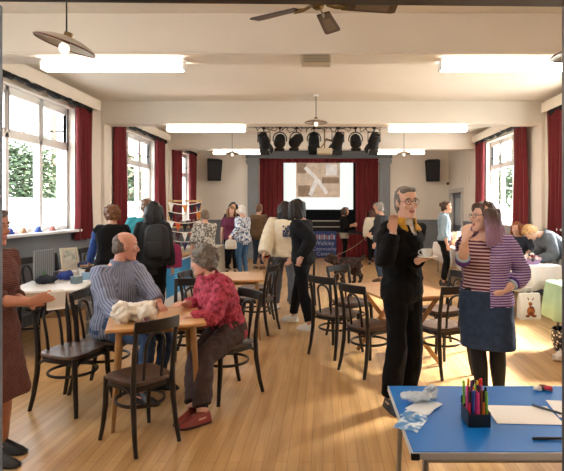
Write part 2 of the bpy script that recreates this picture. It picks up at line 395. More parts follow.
# screen
scr = thing('projector_screen', 'white projection screen showing a pale photograph above the stage', 'screen', (-.165, YB + .5, 1.55))
sw, sh = 1.16, 1.62
MB().span((-sw, 0, 0), (sw, .02, sh)).build('screen_sheet', mat('lit projector screen', '#8f9392', .8, emit=.31, col2='#e3ebe7'), scr, smooth=False)
MB().span((-sw - .02, -.02, sh), (sw + .02, .04, sh + .07)).build('screen_case', black, scr, .004)
MB().span((-sw, -.015, -.05), (sw, .035, 0)).build('bottom_batten', black, scr, .004)
def patchm(name, h, e=.75): return mat(name, h, .8, emit=e, var=.25, vscale=5)
p1 = patchm('projected sepia', '#b3a08c', .17); p2 = patchm('projected pale', '#b5b0aa', .26); p3 = patchm('projected brown', '#8a7460', .12)
b = MB(); X = lambda px: (px - 318) * 16.5 / 500; Z = lambda py: sh - (py - 161) * 16.5 / 500
def quad(x0, y0, x1, y1, mi, lift): b.span((X(x0), -lift, Z(y0)), (X(x1), -lift - .002, Z(y1)), mi)
quad(296, 163, 340, 198, 0, .002); quad(297, 164, 306, 174, 2, .005); quad(326, 165, 337, 176, 1, .005); quad(298, 186, 310, 197, 2, .005); quad(322, 178, 339, 184, 2, .005)
b.tube([(X(305), -.006, Z(168)), (X(317), -.006, Z(180))], .06, 6, 1, flat=.1, up=(1, 0, 0)); b.tube([(X(317), -.006, Z(180)), (X(310), -.006, Z(196))], .07, 6, 1, flat=.1, up=(1, 0, 0)); b.tube([(X(317), -.006, Z(180)), (X(327), -.006, Z(194))], .06, 6, 1, flat=.1, up=(1, 0, 0))
b.build('projected_picture', [p1, p2, p3], scr, smooth=False)
tag(MB().span((-.55, 0, .8), (.55, .4, 1.16)).span((-.6, -.03, 1.16), (.6, .42, 1.19), 1).span((-.6, -.03, .97), (.6, 0, 1.0), 1).build('stage_unit', [black, mat('pale edge strip', '#a9a49b', .5)], loc=(0.15, YB + .32, 0)), 'low black unit with pale edges on the stage under the screen', 'unit')
# banner
bn = thing('stage_banner', 'blue cloth banner reading Walkley Community Centre hanging on the stage front', 'banner', (.045, YB - .07, 0))
rings = []
for z in (.03, .3, .6, .86):
    f = [V((-.38 + .76 * i / 14, -.008 * math.sin(i * .8 + z), z)) for i in range(15)]; rings.append(f + [p + V((0, .008, 0)) for p in f[::-1]])
MB().loft(rings).build('banner_cloth', mat('banner blue', '#35457a', .8, var=.1), bn)
lm = mat('banner white lettering', '#a9b2cc', .7)
for t, z, s in (('Walkley', .42, .19), ('Community', .25, .16), ('Centre', .09, .17)):
    me = text_mesh(t, s, .003); me.transform(Matrix.Rotation(PI / 2, 4, 'X')); me.transform(Matrix.Translation((0, -.02, z))); link(me, 'lettering', lm, bn, smooth=False)
bb = MB(); random.seed(3)
for i in range(9):
    x = -.31 + i * .077; h = .1 + .05 * random.random(); bb.span((x - .028, -.022, .6), (x + .028, -.016, .6 + h), i % 2); bb.prism([(x - .034, .6 + h), (x + .034, .6 + h), (x, .64 + h)], .016, .022, Matrix(((1, 0, 0), (0, 0, -1), (0, 1, 0))), i % 2)
bb.build('banner_emblem', [lm, mat('banner dusty pink', '#a9787c', .7)], bn, smooth=False)
# ============================================================ LIGHT FITTINGS
def strip(x0, x1, y, label):
    t = thing('fluorescent_light', label, 'light', ((x0 + x1) / 2, y, 0), 0, 'fluorescent strip lights under the beams'); h = (x1 - x0) / 2
    MB().span((-h, -.05, BZ - .035), (h, .05, BZ)).build('batten', white, t, .004)
    MB().span((-h + .015, -.065, BZ - .112), (h - .015, .065, BZ - .035)).build('diffuser', mat('lit tube diffuser', '#fff3e2', .4, emit=7.5, col2='#ffe8d4'), t, .02, 3)
    for s in (-1, 1): MB().span((s * h, -.07, BZ - .117), (s * (h - .015), .07, BZ - .03)).build('end_cap', white, t, .006)
for y, nm in ((5.15, 'the nearest beam'), (9.24, 'the middle beam'), (13.13, 'the far beam')):
    strip(-2.88, -1.42, y, 'glowing fluorescent strip light on the left under ' + nm); strip(1.2, 2.66, y, 'glowing fluorescent strip light on the right under ' + nm)
for s_, x0_ in (('left', -2.88), ('right', 1.2)): strip(x0_, x0_ + 1.46, 1.35, 'added fluorescent strip light above the near doorway on the ' + s_ + ', outside the picture')  # unseen pair, added to brighten the front bay and nearest beam
# pendants
brass = mat('old brass', '#6d5a3a', .35, .9); shade_in = mat('white enamel shade', '#b0a99d', .35); shade_rim = mat('dark red enamel', '#5a2a26', .4)
bulbm = mat('frosted bulb', '#efe7dc', .2, emit=.35, col2='#fff0dc')
def pendant(x, y, z, r, tilt, label, top=CZ):
    t = thing('pendant_lamp', label, 'lamp', (x, y, z), 0, 'shallow pendant lamps')
    R = Ry(tilt)
    MB().tube([(0, 0, top - z), (0, 0, .06)], .006, 6).build('cord', black, t)
    MB().lathe([(.05, -.02), (.045, 0), (0.0, 0)], (0, 0, top - z), 12).build('ceiling_rose', white, t)
    s = MB().lathe([(.03, .03), (.05, .028), (r * .6, .012), (r * .9, -.012), (r, -.03), (r, -.036), (r * .9, -.018), (r * .6, .006), (.05, .022), (.03, .022)], n=36, R=R, caps=False).build('lamp_shade', shade_in, t)
    MB().tube([R @ V((r * math.cos(a), r * math.sin(a), -.033)) for a in [2 * PI * i / 36 for i in range(36)]], .006, 6, loop=True).build('shade_rim', shade_rim, s)
    MB().lathe([(.028, .06), (.03, .0), (.02, -.02)], R=R, n=14).build('bulb_holder', brass, t)
    MB().ell(R @ V((0, 0, -.055)), (.036, .036, .045)).build('bulb', bulbm, t)
pendant(-1.795, 3.5, 2.77, .20, 17, 'tilted shallow pendant lamp at upper left, nearest the camera')
pendant(1.825, 3.5, 2.72, .215, -6, 'shallow pendant lamp half hidden at the right edge')
pendant(-.12, 8.6, 3.10, .19, 0, 'shallow pendant lamp over the middle of the hall above the spotlights')
pendant(-2.29, 12.6, 3.0, .18, 0, 'small shallow pendant lamp in front of the left loudspeaker')
pendant(2.04, 12.6, 3.0, .19, 0, 'small shallow pendant lamp in front of the right loudspeaker')
# fan
fx, fy, fz = -.035, 3.55, 3.045
fan = thing('ceiling_fan', 'wooden ceiling fan with cane blades and brass hub', 'fan', (fx, fy, fz))
MB().tube([(0, 0, CZ - fz), (0, 0, .1)], .014, 10).lathe([(.06, CZ - fz - .06), (.07, CZ - fz)], n=16).build('downrod', brass, fan)
MB().lathe([(.03, .12), (.065, .1), (.07, .02), (.055, -.01), (.035, -.03), (.02, -.035)], n=24).build('motor_hub', brass, fan)
fw = wood('dark fan wood', '#432a1a', '#2c1a10', .4); cane = mat('woven cane', '#6f5f50', .7, var=.2, vscale=90)
for k in range(5):
    a = math.radians(12 + 72 * k); R = Matrix.Rotation(-a, 3, 'Z') @ Ry(-13)
    poly = [(-.05, .17), (.05, .17), (.066, .54), (.054, .57), (-.054, .57), (-.066, .54)]
    bl = MB().prism(poly, -.006, .006, R).build('blade', fw, fan, .002)
    MB().prism([(-.03, .27), (.03, .27), (.042, .51), (-.042, .51)], -.0075, .0075, R).build('cane_insert', cane, bl, smooth=False)
    MB().tube([R @ V((0, .06, .0)), R @ V((0, .12, -.015)), R @ V((0, .2, -.01))], [.012, .014, .02], 8, flat=.5).build('blade_arm', brass, fan)
# heater under the beam
h = thing('ceiling_heater', 'slatted cream electric heater fixed under the nearest beam', 'heater', (-.07, 5.06, BZ + .03))
MB().span((-.15, -.09, -.11), (.15, .09, -.035)).build('heater_case', mat('heater beige', '#b9ac97', .5), h, .008)
g = MB()
for i in range(5): g.span((-.13, -.096, -.105 + i * .015), (.13, -.088, -.098 + i * .015))
g.build('grille', mat('heater bars', '#857a69', .5), h)
MB().span((-.03, -.03, -.035), (.03, .03, -.028)).build('bracket', white, h)
tag(MB().tube([(-3.9, 4.98, BZ + .014), (3.9, 4.98, BZ + .014)], .014, 8).build('conduit', ceilm), 'thin cable conduit along the lower edge of the nearest beam', 'conduit')
# speakers
def speaker(x, z, tilt, label):
    t = thing('wall_speaker', label, 'loudspeaker', (x, YB - .35, z), tilt, 'black wall loudspeakers'); R = Rx(12)
    b = MB(); rings = [[R @ V((sx * w, y, zz)) for sx, y, zz in ((-1, -.17, z0), (1, -.17, z0), (.75, .17, z0), (-.75, .17, z0))] for w, z0 in ((.21, -.33), (.235, .33))]
    b.loft(rings).build('cabinet', black, t, .012)
    MB().box(R @ V((0, -.175, .02)), (.38, .012, .56), R).build('grille', mat('speaker mesh', '#1d1c1f', .8, var=.3, vscale=150), t, .004)
    MB().tube([(0, .1, -.2), (0, .34, -.2)], .025, 8).box((0, .335, -.15), (.12, .02, .3)).build('bracket', black, t)
speaker(-3.42, 2.80, 22, 'black loudspeaker on back wall left of the stage'); speaker(3.45, 2.78, -18, 'black loudspeaker on back wall right of the stage')
# small wall boxes
tag(MB().box((HW - .03, 13.75, 2.38), (.05, .13, .22)).build('alarm_sounder', mat('off white plastic', '#e5dfd2', .4), bevel=.01), 'small white box on the right wall above the grey door side', 'alarm box')
tag(MB().lathe([(.04, 0), (.05, .03), (.03, .06)], (3.98, YB - .03, 2.38), 12, Rx(90)).build('wall_sensor', mat('brown plastic', '#57493a', .5)), 'little brown sensor high in the corner right of the loudspeaker', 'sensor')
# stage light bar
BY, BZB = 10.0, 3.215
bar = thing('lighting_bar', 'long metal bar carrying the stage spotlights', 'bar', (-.1, BY, BZB))
MB().tube([(-1.42, 0, 0), (1.38, 0, 0)], .022, 10).build('pipe', metal, bar)
for x in (-1.3, 0, 1.25): MB().tube([(x, 0, 0), (x, 0, CZ - BZB)], .012, 8).build('hanger', metal, bar)
cb = MB(); random.seed(11)
for i in range(16):
    x = -1.2 + 2.4 * i / 15; pts = [(x + .05 * math.sin(i * 2 + k), -.03 + .02 * math.cos(k * 1.7 + i), .025 - .1 * math.sin(PI * k / 7) * (0.5 + .9 * random.random())) for k in range(8)]
    cb.tube([(p[0] + .03 * k - .1, p[1], p[2]) for k, p in enumerate(pts)], .007, 5)
cb.build('cable', black, bar)
lens = mat('dark lens glass', '#3a3431', .12, spec=.8)
def spot(kind):
    t = thing('stage_spotlight', 'x', 'spotlight', (0, 0, 0), 0, 'black stage spotlights on the bar')
    MB().box((0, 0, -.005), (.05, .07, .07)).tube([(0, 0, -.03), (0, 0, -.1)], .012, 8).build('clamp', black, t, .005)
    w = .13
    if kind == 'square': y = [(-w, 0, -.30), (-w, 0, -.1), (w, 0, -.1), (w, 0, -.30)]
    else: y = [(w * 1.05 * math.sin(a), 0, -.24 + .14 * math.cos(a)) for a in [math.radians(q) for q in range(-110, 111, 20)]]
    MB().tube(y, .011, 6, flat=.8).build('yoke', black, t)
    R = {'square': Rx(-38), 'round': Rx(-78), 'down': Rx(-10)}[kind]
    c = V((0, 0, -.27)); B = MB()
    if kind == 'round': B.lathe([(.02, .17), (.085, .16), (.105, .1), (.11, -.1), (.12, -.12), (.12, -.15), (.10, -.15)], c, 20, R)
    else: B.lathe([(.03, .15), (.09, .14), (.1, .05), (.11, .04), (.11, -.12), (.125, -.13), (.125, -.16), (.10, -.16)], c, 18, R)
    h = B.build('housing', black, t)
    MB().lathe([(.0, -.158), (.06, -.162), (.098, -.15)], c, 20, R, caps=False).build('lens', lens, h)
    f = MB()
    for s in (-1, 1): f.box(c + R @ V((0, s * .115, -.21)), (.2, .005, .1), R @ Rx(s * 18))
    if kind != 'round': f.box(c + R @ V((.115, 0, -.21)), (.005, .18, .1), R @ Ry(-18)); f.box(c + R @ V((-.115, 0, -.21)), (.005, .18, .1), R @ Ry(18))
    f.build('barn_doors' if kind != 'round' else 'colour_frame', black, h)
    return t
ks = {'square': spot('square'), 'round': spot('round'), 'down': spot('down')}; used = set()
for px, k, rot, lb in ((264, 'square', -14, 'leftmost black stage spotlight on the bar, with square yoke'), (280, 'round', 8, 'second black spotlight from the left on the lighting bar'), (296.5, 'round', 20, 'third black spotlight from the left on the lighting bar'), (314, 'down', 0, 'large black spotlight pointing down at middle of the bar'), (338, 'square', 22, 'black spotlight just right of the cream projector on the bar'), (355.5, 'round', -6, 'second black spotlight from the right on the lighting bar'), (374, 'square', 16, 'rightmost black stage spotlight on the bar')):
    p = (W(px, 0, BY).x, BY - .02, BZB); rot += 180 if k != 'down' else 0
    if k not in used: o = ks[k]; o.location = p; o.rotation_euler = (0, 0, math.radians(rot)); o['label'] = lb; used.add(k)
    else: dup(ks[k], p, rot, lb)
pj = thing('ceiling_projector', 'cream projector hanging among cables at the middle of the bar', 'projector', (.03, BY - .05, BZB - .36))
MB().box((0, 0, -.13), (.3, .3, .11)).build('projector_case', mat('projector cream', '#b9aa90', .5), pj, .015)
MB().lathe([(.035, -.02), (.035, 0), (.0, .0)], (.07, .16, -.13), 12, Rx(-90)).build('projector_lens', lens, pj)
MB().tube([(0, 0, -.08), (0, 0, .36)], .014, 8).tube([(-.08, 0, -.07), (.04, 0, .1), (.2, 0, .06), (.3, 0, .12)], .012, 6).tube([(.02, 0, .12), (.26, 0, .05)], .02, 6).build('mount', brass, pj)
# ============================================================ CHAIRS
cw = wood('dark bentwood', '#180e0a', '#0e0806', .4, (20, 20, 4), coat=.08)
cs = wood('worn brown seat wood', '#5d4230', '#3a271c', .42, (8, 2, 8), coat=.06)
def chair0():
    t = thing('bentwood_chair', 'x', 'chair', (0, 0, 0), 0, 'dark bentwood cafe chairs')
    poly = []
    for i in range(28):
        a = 2 * PI * i / 28; ca, sa = math.cos(a), math.sin(a); r = (abs(ca) ** 4.5 + abs(sa) ** 4.5) ** (-1 / 4.5)
        x, y = .205 * ca * r, .2 * sa * r; poly.append((x * (1 - .1 * (y / .2)), y))
    s = MB(); n = len(poly)
    rings = [[V((x * f, y * f, z)) for x, y in poly] for f, z in ((.95, .432), (1.0, .437), (1.0, .452), (.98, .459), (.86, .459), (.6, .452), (.2, .449))]
    s.loft(rings).build('seat', cs, t)
    rg = MB(); rg.loft([[V((x * f, y * f, z)) for x, y in poly] for f, z in ((.93, .432), (.93, .392), (.86, .392), (.86, .432))], True, 0, True); rg.build('seat_ring', cw, t)
    for sx in (-1, 1):
        MB().tube([(sx * .215, -.215, 0), (sx * .2, -.2, .1), (sx * .188, -.182, .25), (sx * .184, -.175, .44)], [.0155, .0175, .021, .022], 10).build('front_leg', cw, t)
        MB().tube([(sx * .185, .245, 0), (sx * .178, .215, .12), (sx * .17, .188, .30), (sx * .167, .18, .45), (sx * .168, .192, .62), (sx * .172, .235, .85)], [.016, .018, .021, .021, .0185, .017], 10).build('rear_leg', cw, t)
    f = []
    for k in range(9):
        u = k / 8 * 2 - 1; x = .19 * u; y = .232 + .028 * (1 - u * u); f.append((x, y))
    rings = [[V((x, y - .009, .79)), V((x, y + .009, .79)), V((x, y + .015 , .868)), V((x, y - .003, .868))] for x, y in f]
    MB().loft(rings).build('crest_rail', cw, t, .004)
    pts = [(-.075, .17, .455), (-.077, .18, .55), (-.078, .2, .66)] + [(-.078 * math.cos(a), .21 + .018 * math.sin(a), .70 + .075 * math.sin(a)) for a in [PI * i / 10 for i in range(11)]] + [(.078, .2, .66), (.077, .18, .55), (.075, .17, .455)]
    MB().tube(pts, .0115, 8).build('back_hoop', cw, t)
    MB().tube([(.183 * math.cos(a), .183 * math.sin(a), .285) for a in [2 * PI * i / 28 for i in range(28)]], .0125, 8, loop=True, flat=.8).build('stretcher_ring', cw, t)
    for (ax, ay), (bx, by) in (((-.186, -.18), (.186, -.18)), ((-.186, -.18), (-.17, .185)), ((.186, -.18), (.17, .185))):
        pts = []
        for k in range(11):
            u = k / 10; pts.append((lerp(ax, bx, u), lerp(ay, by, u), .36 + .062 * math.sin(PI * u) ** .6))
        MB().tube(pts, .0105, 8).build('arch_brace', cw, t)
    return t
CH = chair0(); _first = [True]
def chair(x, y, dx, dy, label, scale=None):
    r = face(dx, dy)
    if _first[0]:
        _first[0] = False; CH.location = (x, y, 0); CH.rotation_euler = (0, 0, math.radians(r)); CH['label'] = label; return CH
    return dup(CH, (x, y, 0), r, label)
chair(-2.03, 4.06, .97, -.25, 'empty dark bentwood chair at left beside woman in rust dress')
NC = chair(-1.265, 3.46, -.76, .65, 'dark bentwood chair nearest the camera, pulled out from the cafe table'); NC.scale = (.86, .94, 1)
chair(-1.92, 4.45, .98, -.05, 'dark bentwood chair under the seated man in striped shirt')
chair(-.83, 4.33, -.74, -.68, 'dark bentwood chair under the seated woman in red blouse')
chair(-1.33, 4.97, .1, -1, 'bentwood chair at far side of near cafe table, half hidden by red-bloused woman')
chair(-1.36, 5.75, 1, -.15, 'bentwood chair standing between the two cafe tables behind the red-bloused woman')
chair(-.86, 6.50, -.95, .31, 'bentwood chair by the second cafe table beside the woman in black walking')
chair(-.98, 7.28, -.9, -.25, 'bentwood chair behind second cafe table in front of the cream sweatshirt woman')
chair(.14, 5.54, .65, .76, 'bentwood chair leftmost at the right-hand cafe table')
chair(.46, 4.95, .78, .62, 'bentwood chair with back to camera left of the man in black at right-hand table')
chair(.34, 6.22, .62, -.78, 'bentwood chair with pale shiny seat at far left corner of right-hand cafe table, by dog')
chair(1.165, 4.93, -.43, .9, 'bentwood chair between the man in black and the lavender-haired woman')
chair(1.36, 5.72, -.85, -.3, 'bentwood chair with light seat behind the chair between the two standing talkers')
TC = chair(-3.62, 6.45, 1, -.1, 'bentwood chair against left wall below window, nearest the rust-dressed woman')
TD_ = chair(-3.62, 7.0, 1, -.1, 'bentwood chair behind stall table holding the striped grey board')
TE = chair(-3.62, 8.1, 1, -.1, 'bentwood chair under left window beside framed picture on the stall')
for q in (TC, TD_, TE): q.scale = (1, 1, 1.1)
chair(-.35, 8.4, -.2, 1, 'bentwood chair far back in the hall left of the dog, before the stage')
# ============================================================ TABLES
tw = wood('light varnished table wood', '#cfa06a', '#b98650', .32, (3, 14, 14), coat=.25)
tl = wood('light table leg wood', '#a87c4b', '#8a6236', .45, (14, 14, 3))
def cafe_table(x, y, rot, w, d, label, cross=True):
    t = thing('cafe_table', label, 'table', (x, y, 0), rot, 'wooden cafe tables'); hw, hd = w / 2, d / 2
    MB().span((-hw, -hd, .715), (hw, hd, .74)).build('table_top', tw, t, .006)
    MB().span((-hw + .08, -hd + .12, .665), (hw - .08, -hd + .145, .715)).build('top_batten', tl, t, .003); MB().span((-hw + .08, hd - .145, .665), (hw - .08, hd - .12, .715)).build('top_batten', tl, t, .003)
    if not cross:
        for sx in (-1, 1):
            for sy in (-1, 1): MB().tube([(sx * (hw - .09), sy * (hd - .1), .715), (sx * (hw - .07), sy * (hd - .07), .35), (sx * (hw - .05), sy * (hd - .04), 0)], [.024, .02, .014], 10).build('leg', tl, t)
        for sy in (-1, 1): MB().box((0, sy * (hd - .1), .695), (w - .2, .016, .04)).build('apron', tl, t, .003)
        return t
    for y_ in (-hd + .13, hd - .13):
        for s in (-1, 1):
            a = V((s * (hw - .06), y_ + .012 * s, 0)); b = V((-s * (hw - .12), y_ + .012 * s, .70)); d_ = (b - a); L = d_.length; ang = math.atan2(d_.x, d_.z)
            MB().box((a + b) / 2, (.045, .022, L - .03), Matrix.Rotation(ang, 3, 'Y')).build('leg', tl, t, .004)
    MB().span((-.02, -hd + .13, .33), (.02, hd - .13, .36)).build('stretcher', tl, t, .003)
    return t
cafe_table(-1.33, 3.98, 20, .70, .75, 'square wooden cafe table between seated man and red-bloused woman', False)
cafe_table(-1.12, 6.35, 8, .72, .8, 'wooden cafe table behind the seated red-bloused woman', False)
cafe_table(.79, 5.34, 18, .75, 1.03, 'wooden cafe table with crossed legs behind the man in black')
# blue table
bt = thing('craft_table', 'blue-topped craft table with tube legs in right foreground', 'table', (.32, 1.80, 0))
TL, TD, TZ = 1.35, .68, .72
edge = mat('pale grey table edging', '#b9babb', .4); bluet = mat('blue laminate', '#0c6fc4', .42, var=.03, vscale=3, spec=.3)
MB().span((.006, .006, TZ - .02), (TL, TD - .006, TZ)).build('table_top', bluet, bt, .002)
MB().span((0, 0, TZ - .027), (TL, .006, TZ - .002)).span((0, TD - .006, TZ - .027), (TL, TD, TZ - .002)).span((0, 0, TZ - .027), (.006, TD, TZ - .002)).span((.006, .006, TZ - .027), (TL, TD - .006, TZ - .0205)).build('edge_band', edge, bt, .002)
MB().span((-.003, -.003, TZ - .03), (.03, .012, TZ - .003)).build('corner_cap', black, bt, .005)
MB().tube([(.06, .05, TZ - .05), (TL - .06, .05, TZ - .05), (TL - .06, TD - .05, TZ - .05), (.06, TD - .05, TZ - .05)], .0125, 8, loop=True).build('frame', metal, bt)
for x, y in ((.06, .05), (.06, TD - .05), (TL - .06, .05), (TL - .06, TD - .05)):
    l = MB().tube([(x, y, TZ - .05), (x + (-.02 if x < .5 else .02), y + (-.02 if y < .3 else .02), 0.02)], .0125, 10).build('leg', metal, bt)
    MB().tube([(x + (-.02 if x < .5 else .02), y + (-.02 if y < .3 else .02), 0), (x + (-.02 if x < .5 else .02), y + (-.02 if y < .3 else .02), .03)], .016, 10).build('rubber_foot', black, l)
# two stacked dark stools/legs seen under the blue table are its own rear legs; things on the blue table
def on(px, py, z=TZ): Y = (EYE - z) * 500 / (py - 208); return V(((px - 323) * Y / 500, Y, z))
pc = on(477, 424); hold = thing('pen_holder', 'black rectangular pen holder full of felt tip pens on the blue table', 'pen holder', (pc.x, pc.y + .02, TZ))
hb = MB().span((-.045, -.055, 0), (.045, .055, .006))
for a, c in (((-.045, -.055, 0), (.045, -.050, .052)), ((-.045, .05, 0), (.045, .055, .09)), ((-.045, -.055, 0), (-.04, .055, .06)), ((.04, -.055, 0), (.045, .055, .06)), ((-.045, -.02, 0), (.045, -.017, .052)), ((-.045, .015, 0), (.045, .018, .07))): hb.span(a, c)
hb.build('holder_body', mat('black plastic', '#141416', .4), hold, .0015)
pcs = [('red', '#d8243a'), ('orange', '#f07f1e'), ('yellow', '#f2cf2e'), ('pink', '#e8508e'), ('purple', '#6a3a8c'), ('blue', '#2a58b0'), ('light green', '#86c648'), ('scarlet', '#e03c28'), ('brown', '#7b4626'), ('black', '#222226'), ('magenta', '#c0307a'), ('amber', '#f0a52a')]
random.seed(5); n = 0
for r, yy in enumerate((-.037, -.003, .034)):
    for k in range(7):
        nm, h = pcs[(k * 5 + r * 3) % 12]; x = -.036 + .012 * k; tall = .132 + .012 * r + random.uniform(-.006, .006); lx = random.uniform(-.006, .006)
        p = thing('felt_tip_pen', '%s felt tip pen, %s from left in the %s row of the holder' % (nm, ('first', 'second', 'third', 'fourth', 'fifth', 'sixth', 'seventh')[k], ('front', 'middle', 'back')[r]), 'pen', (hold.location.x + x, hold.location.y + yy, TZ + .007), 0, 'felt tip pens in the holder')
        MB().tube([(0, 0, 0), (lx * .7, .0, tall * .68)], .0052, 8).build('barrel', mat('pen ' + nm, h, .35), p)
        MB().tube([(lx * .65, 0, tall * .66), (lx, 0, tall - .004), (lx, 0, tall)], [.0056, .0056, .003], 8).build('cap', mat('pen ' + nm, h, .35) if (k + r) % 5 else mat('black plastic', '#141416', .4), p)
papm = mat('white paper', '#eeeeec', .7)
def sheet(c, w, d, rot, m, name, label, cat, lift=.0012, warp=0.0):
    b = MB(); R = Rz(rot); n = 8; rings = []
    for i in range(n + 1):
        u = (i / n - .5) * w; z = warp * math.sin(i * 1.3); rings.append([R @ V((u, -d / 2, z + .0003)), R @ V((u, d / 2, z + .0003 + warp * .5)), R @ V((u, d / 2, z + .0012 + warp * .5)), R @ V((u, -d / 2, z + .0012))])
    return tag(b.loft(rings).build(name, m, loc=(c.x, c.y, c.z + lift)), label, cat)
a = on(523, 415); sheet(a, .27, .19, -3, papm, 'paper_sheet', 'white sheet of drawing paper beside the pen holder on blue table', 'paper')
a = on(585, 411); sheet(a, .27, .19, -8, papm, 'paper_sheet', 'second white sheet of paper at the right edge of blue table', 'paper', .0035)
def pen(c, ln, rot, m1, m2, label, lift=.006):
    t = thing('pen', label, 'pen', (c.x, c.y, c.z + lift), rot)
    MB().tube([(-ln / 2, 0, 0), (ln * .38, 0, 0), (ln / 2, 0, 0)], [.005, .005, .0015], 8).build('barrel', m1, t); MB().tube([(-ln / 2 - .004, 0, 0), (-ln * .1, 0, 0)], .0058, 8).build('cap', m2, t)
slate = mat('slate pen', '#39424f', .4)
pen(on(548, 412), .13, -48, slate, slate, 'dark grey pen lying across the gap between two paper sheets', .0105)
pen(on(552, 440), .14, 1, mat('black plastic', '#141416', .4), mat('black plastic', '#141416', .4), 'black pen lying near the front edge of the blue table')
for px, py, h, nm, lb in ((537, 391, '#e9ddcf', 'eraser', 'small cream eraser at the back of the blue table'), (548, 391, '#b8233c', 'pencil_sharpener', 'tiny red sharpener beside the cream eraser on blue table'), (542, 389.5, '#7a5a48', 'cork', 'little brown stub between the eraser and the red sharpener')):
    c = on(px, py); tag(MB().ell((0, 0, .014), (.02, .014, .013), n=10).box((.012, 0, .012), (.016, .018, .02)).build(nm, mat(nm + 'm', h, .5), bevel=.003, loc=c), lb, nm.replace('_', ' '))
leaf = mat('leaflet print', '#3c86c6', .35, pattern=('noise', '#d9e8f2', 24, .52), var=.2, vscale=60); leafw = mat('leaflet back', '#dfe8ee', .4)
for k, (px, py, r, lb) in enumerate(((411, 423, 34, 'blue printed leaflet nearest the front edge at left of the blue table'), (418, 413, 28, 'blue and white leaflet second from the front in the leaflet fan'), (424, 408, 20, 'pale leaflet at the back of the leaflet fan on blue table'))):
    sheet(on(px, py), .10, .155, r - 62, (leaf, leaf, leafw)[k], 'leaflet', lb, 'leaflet', .001 + .003 * k, .001)
c = on(421, 403); random.seed(2)
me = remesh(MB().ell((0, 0, .02), (.075, .042, .018)).ell((.05, .02, .03), (.03, .03, .03)).ell((-.05, 0, .015), (.04, .04, .014)), .005, 1, .012, 38)
o = link(me, 'tissue', mat('clear crumpled wrap', '#cfdde6', .2, alpha=.75, spec=.8)); o.location = (c.x, c.y, TZ + .012); tag(o, 'crumpled clear plastic wrap lying on the leaflets', 'wrapper')
# ---- on the near cafe table
c = W(127, 317, 3.78)
mb = MB(); random.seed(8)
for k in range(11):
    mb.ell((random.uniform(-.1, .1), random.uniform(-.07, .07), random.uniform(.035, .075)), (random.uniform(.04, .07), random.uniform(.035, .05), random.uniform(.035, .05)), Rz(random.uniform(0, 90)))
pbm = mat('cream plastic bag', '#ddd5c8', .5, var=.12, vscale=25, bump=.6, bscale=40)
me = remesh(mb, .006, 1, .022, 22); o = link(me, 'plastic_bag', pbm); o.location = (-1.42, 3.79, .745); o.scale = (1.25, 1.2, 1.3); tag(o, 'crumpled cream carrier bag on the near cafe table', 'bag')
def cup(x, y, z, label, h=.09, r=.038, colr='#d3c8b4'):
    t = thing('paper_cup', label, 'cup', (x, y, z), 0)
    MB().lathe([(r * .7, 0), (r, h), (r * .96, h), (r * .66, .004)], n=20).build('cup_body', mat('cup ' + colr, colr, .6), t); MB().tube([(r * math.cos(a), r * math.sin(a), h) for a in [2 * PI * i / 20 for i in range(20)]], .003, 6, loop=True).build('rim', mat('cup ' + colr, colr, .6), t)
    MB().lathe([(.0, h * .82), (r * .93, h * .82)], n=20, caps=False).build('coffee', mat('coffee', '#5b3a22', .2), t)
cup(-1.41, 4.11, .741, 'beige paper cup behind the crumpled carrier bag on the near table')
tag(MB().lathe([(.0, 0), (.024, .001), (.03, .02), (.024, .045), (.015, .055), (0, .057)], n=14).build('jam_jar', mat('dark red glass', '#5a1a1c', .2), loc=(-1.30, 3.665, .741)), 'tiny dark red pot in front of the carrier bag', 'pot')
# ============================================================ LEFT STALL
lt = thing('stall_table', 'long white-topped stall table along the left wall under windows', 'table', (-3.0, 5.55, 0), 12)
MB().span((-.34, -.345, .58), (.34, -.335, .713)).build('end_panel', mat('tan paper panel', '#a98f78', .8, var=.1), lt, smooth=False)
MB().span((-.36, -.35, .715), (.36, 1.65, .74)).build('table_top', mat('white stall top', '#dcd7cf', .4), lt, .005)
for y in (-.15, 1.4):
    for s in (-1, 1): MB().tube([(s * .27, y, .71), (s * .3, y + .04, 0)], .014, 8).build('leg', black, lt)
    MB().tube([(-.28, y + .02, .3), (.28, y + .02, .3)], .01, 6).build('crossbar', black, lt)
def L(u, v, z=.741): return V((-3.0, 5.55, 0)) + Rz(12) @ V((u, v, z))
def item(name, mb, m, p, rot, label, cat=None, bevel=.004, group=None):
    o = mb.build(name, m, bevel=bevel, loc=p, rot=rot); return tag(o, label, cat or name.replace('_', ' '), group)
def fabric(p, r, hcol, label, seed, nm='folded_fabric', z=.05):
    random.seed(seed); b = MB()
    for k in range(4): b.ell((random.uniform(-.4, .4) * r, random.uniform(-.4, .4) * r, z * random.uniform(.4, .8)), (r * .7, r * .55, z * .6), Rz(random.uniform(0, 180)))
    me = remesh(b, .009, 1, .02, 16); o = link(me, nm, mat('fab' + hcol, hcol, .85, var=.2, vscale=12)); o.location = p; return tag(o, label, nm.replace('_', ' '))
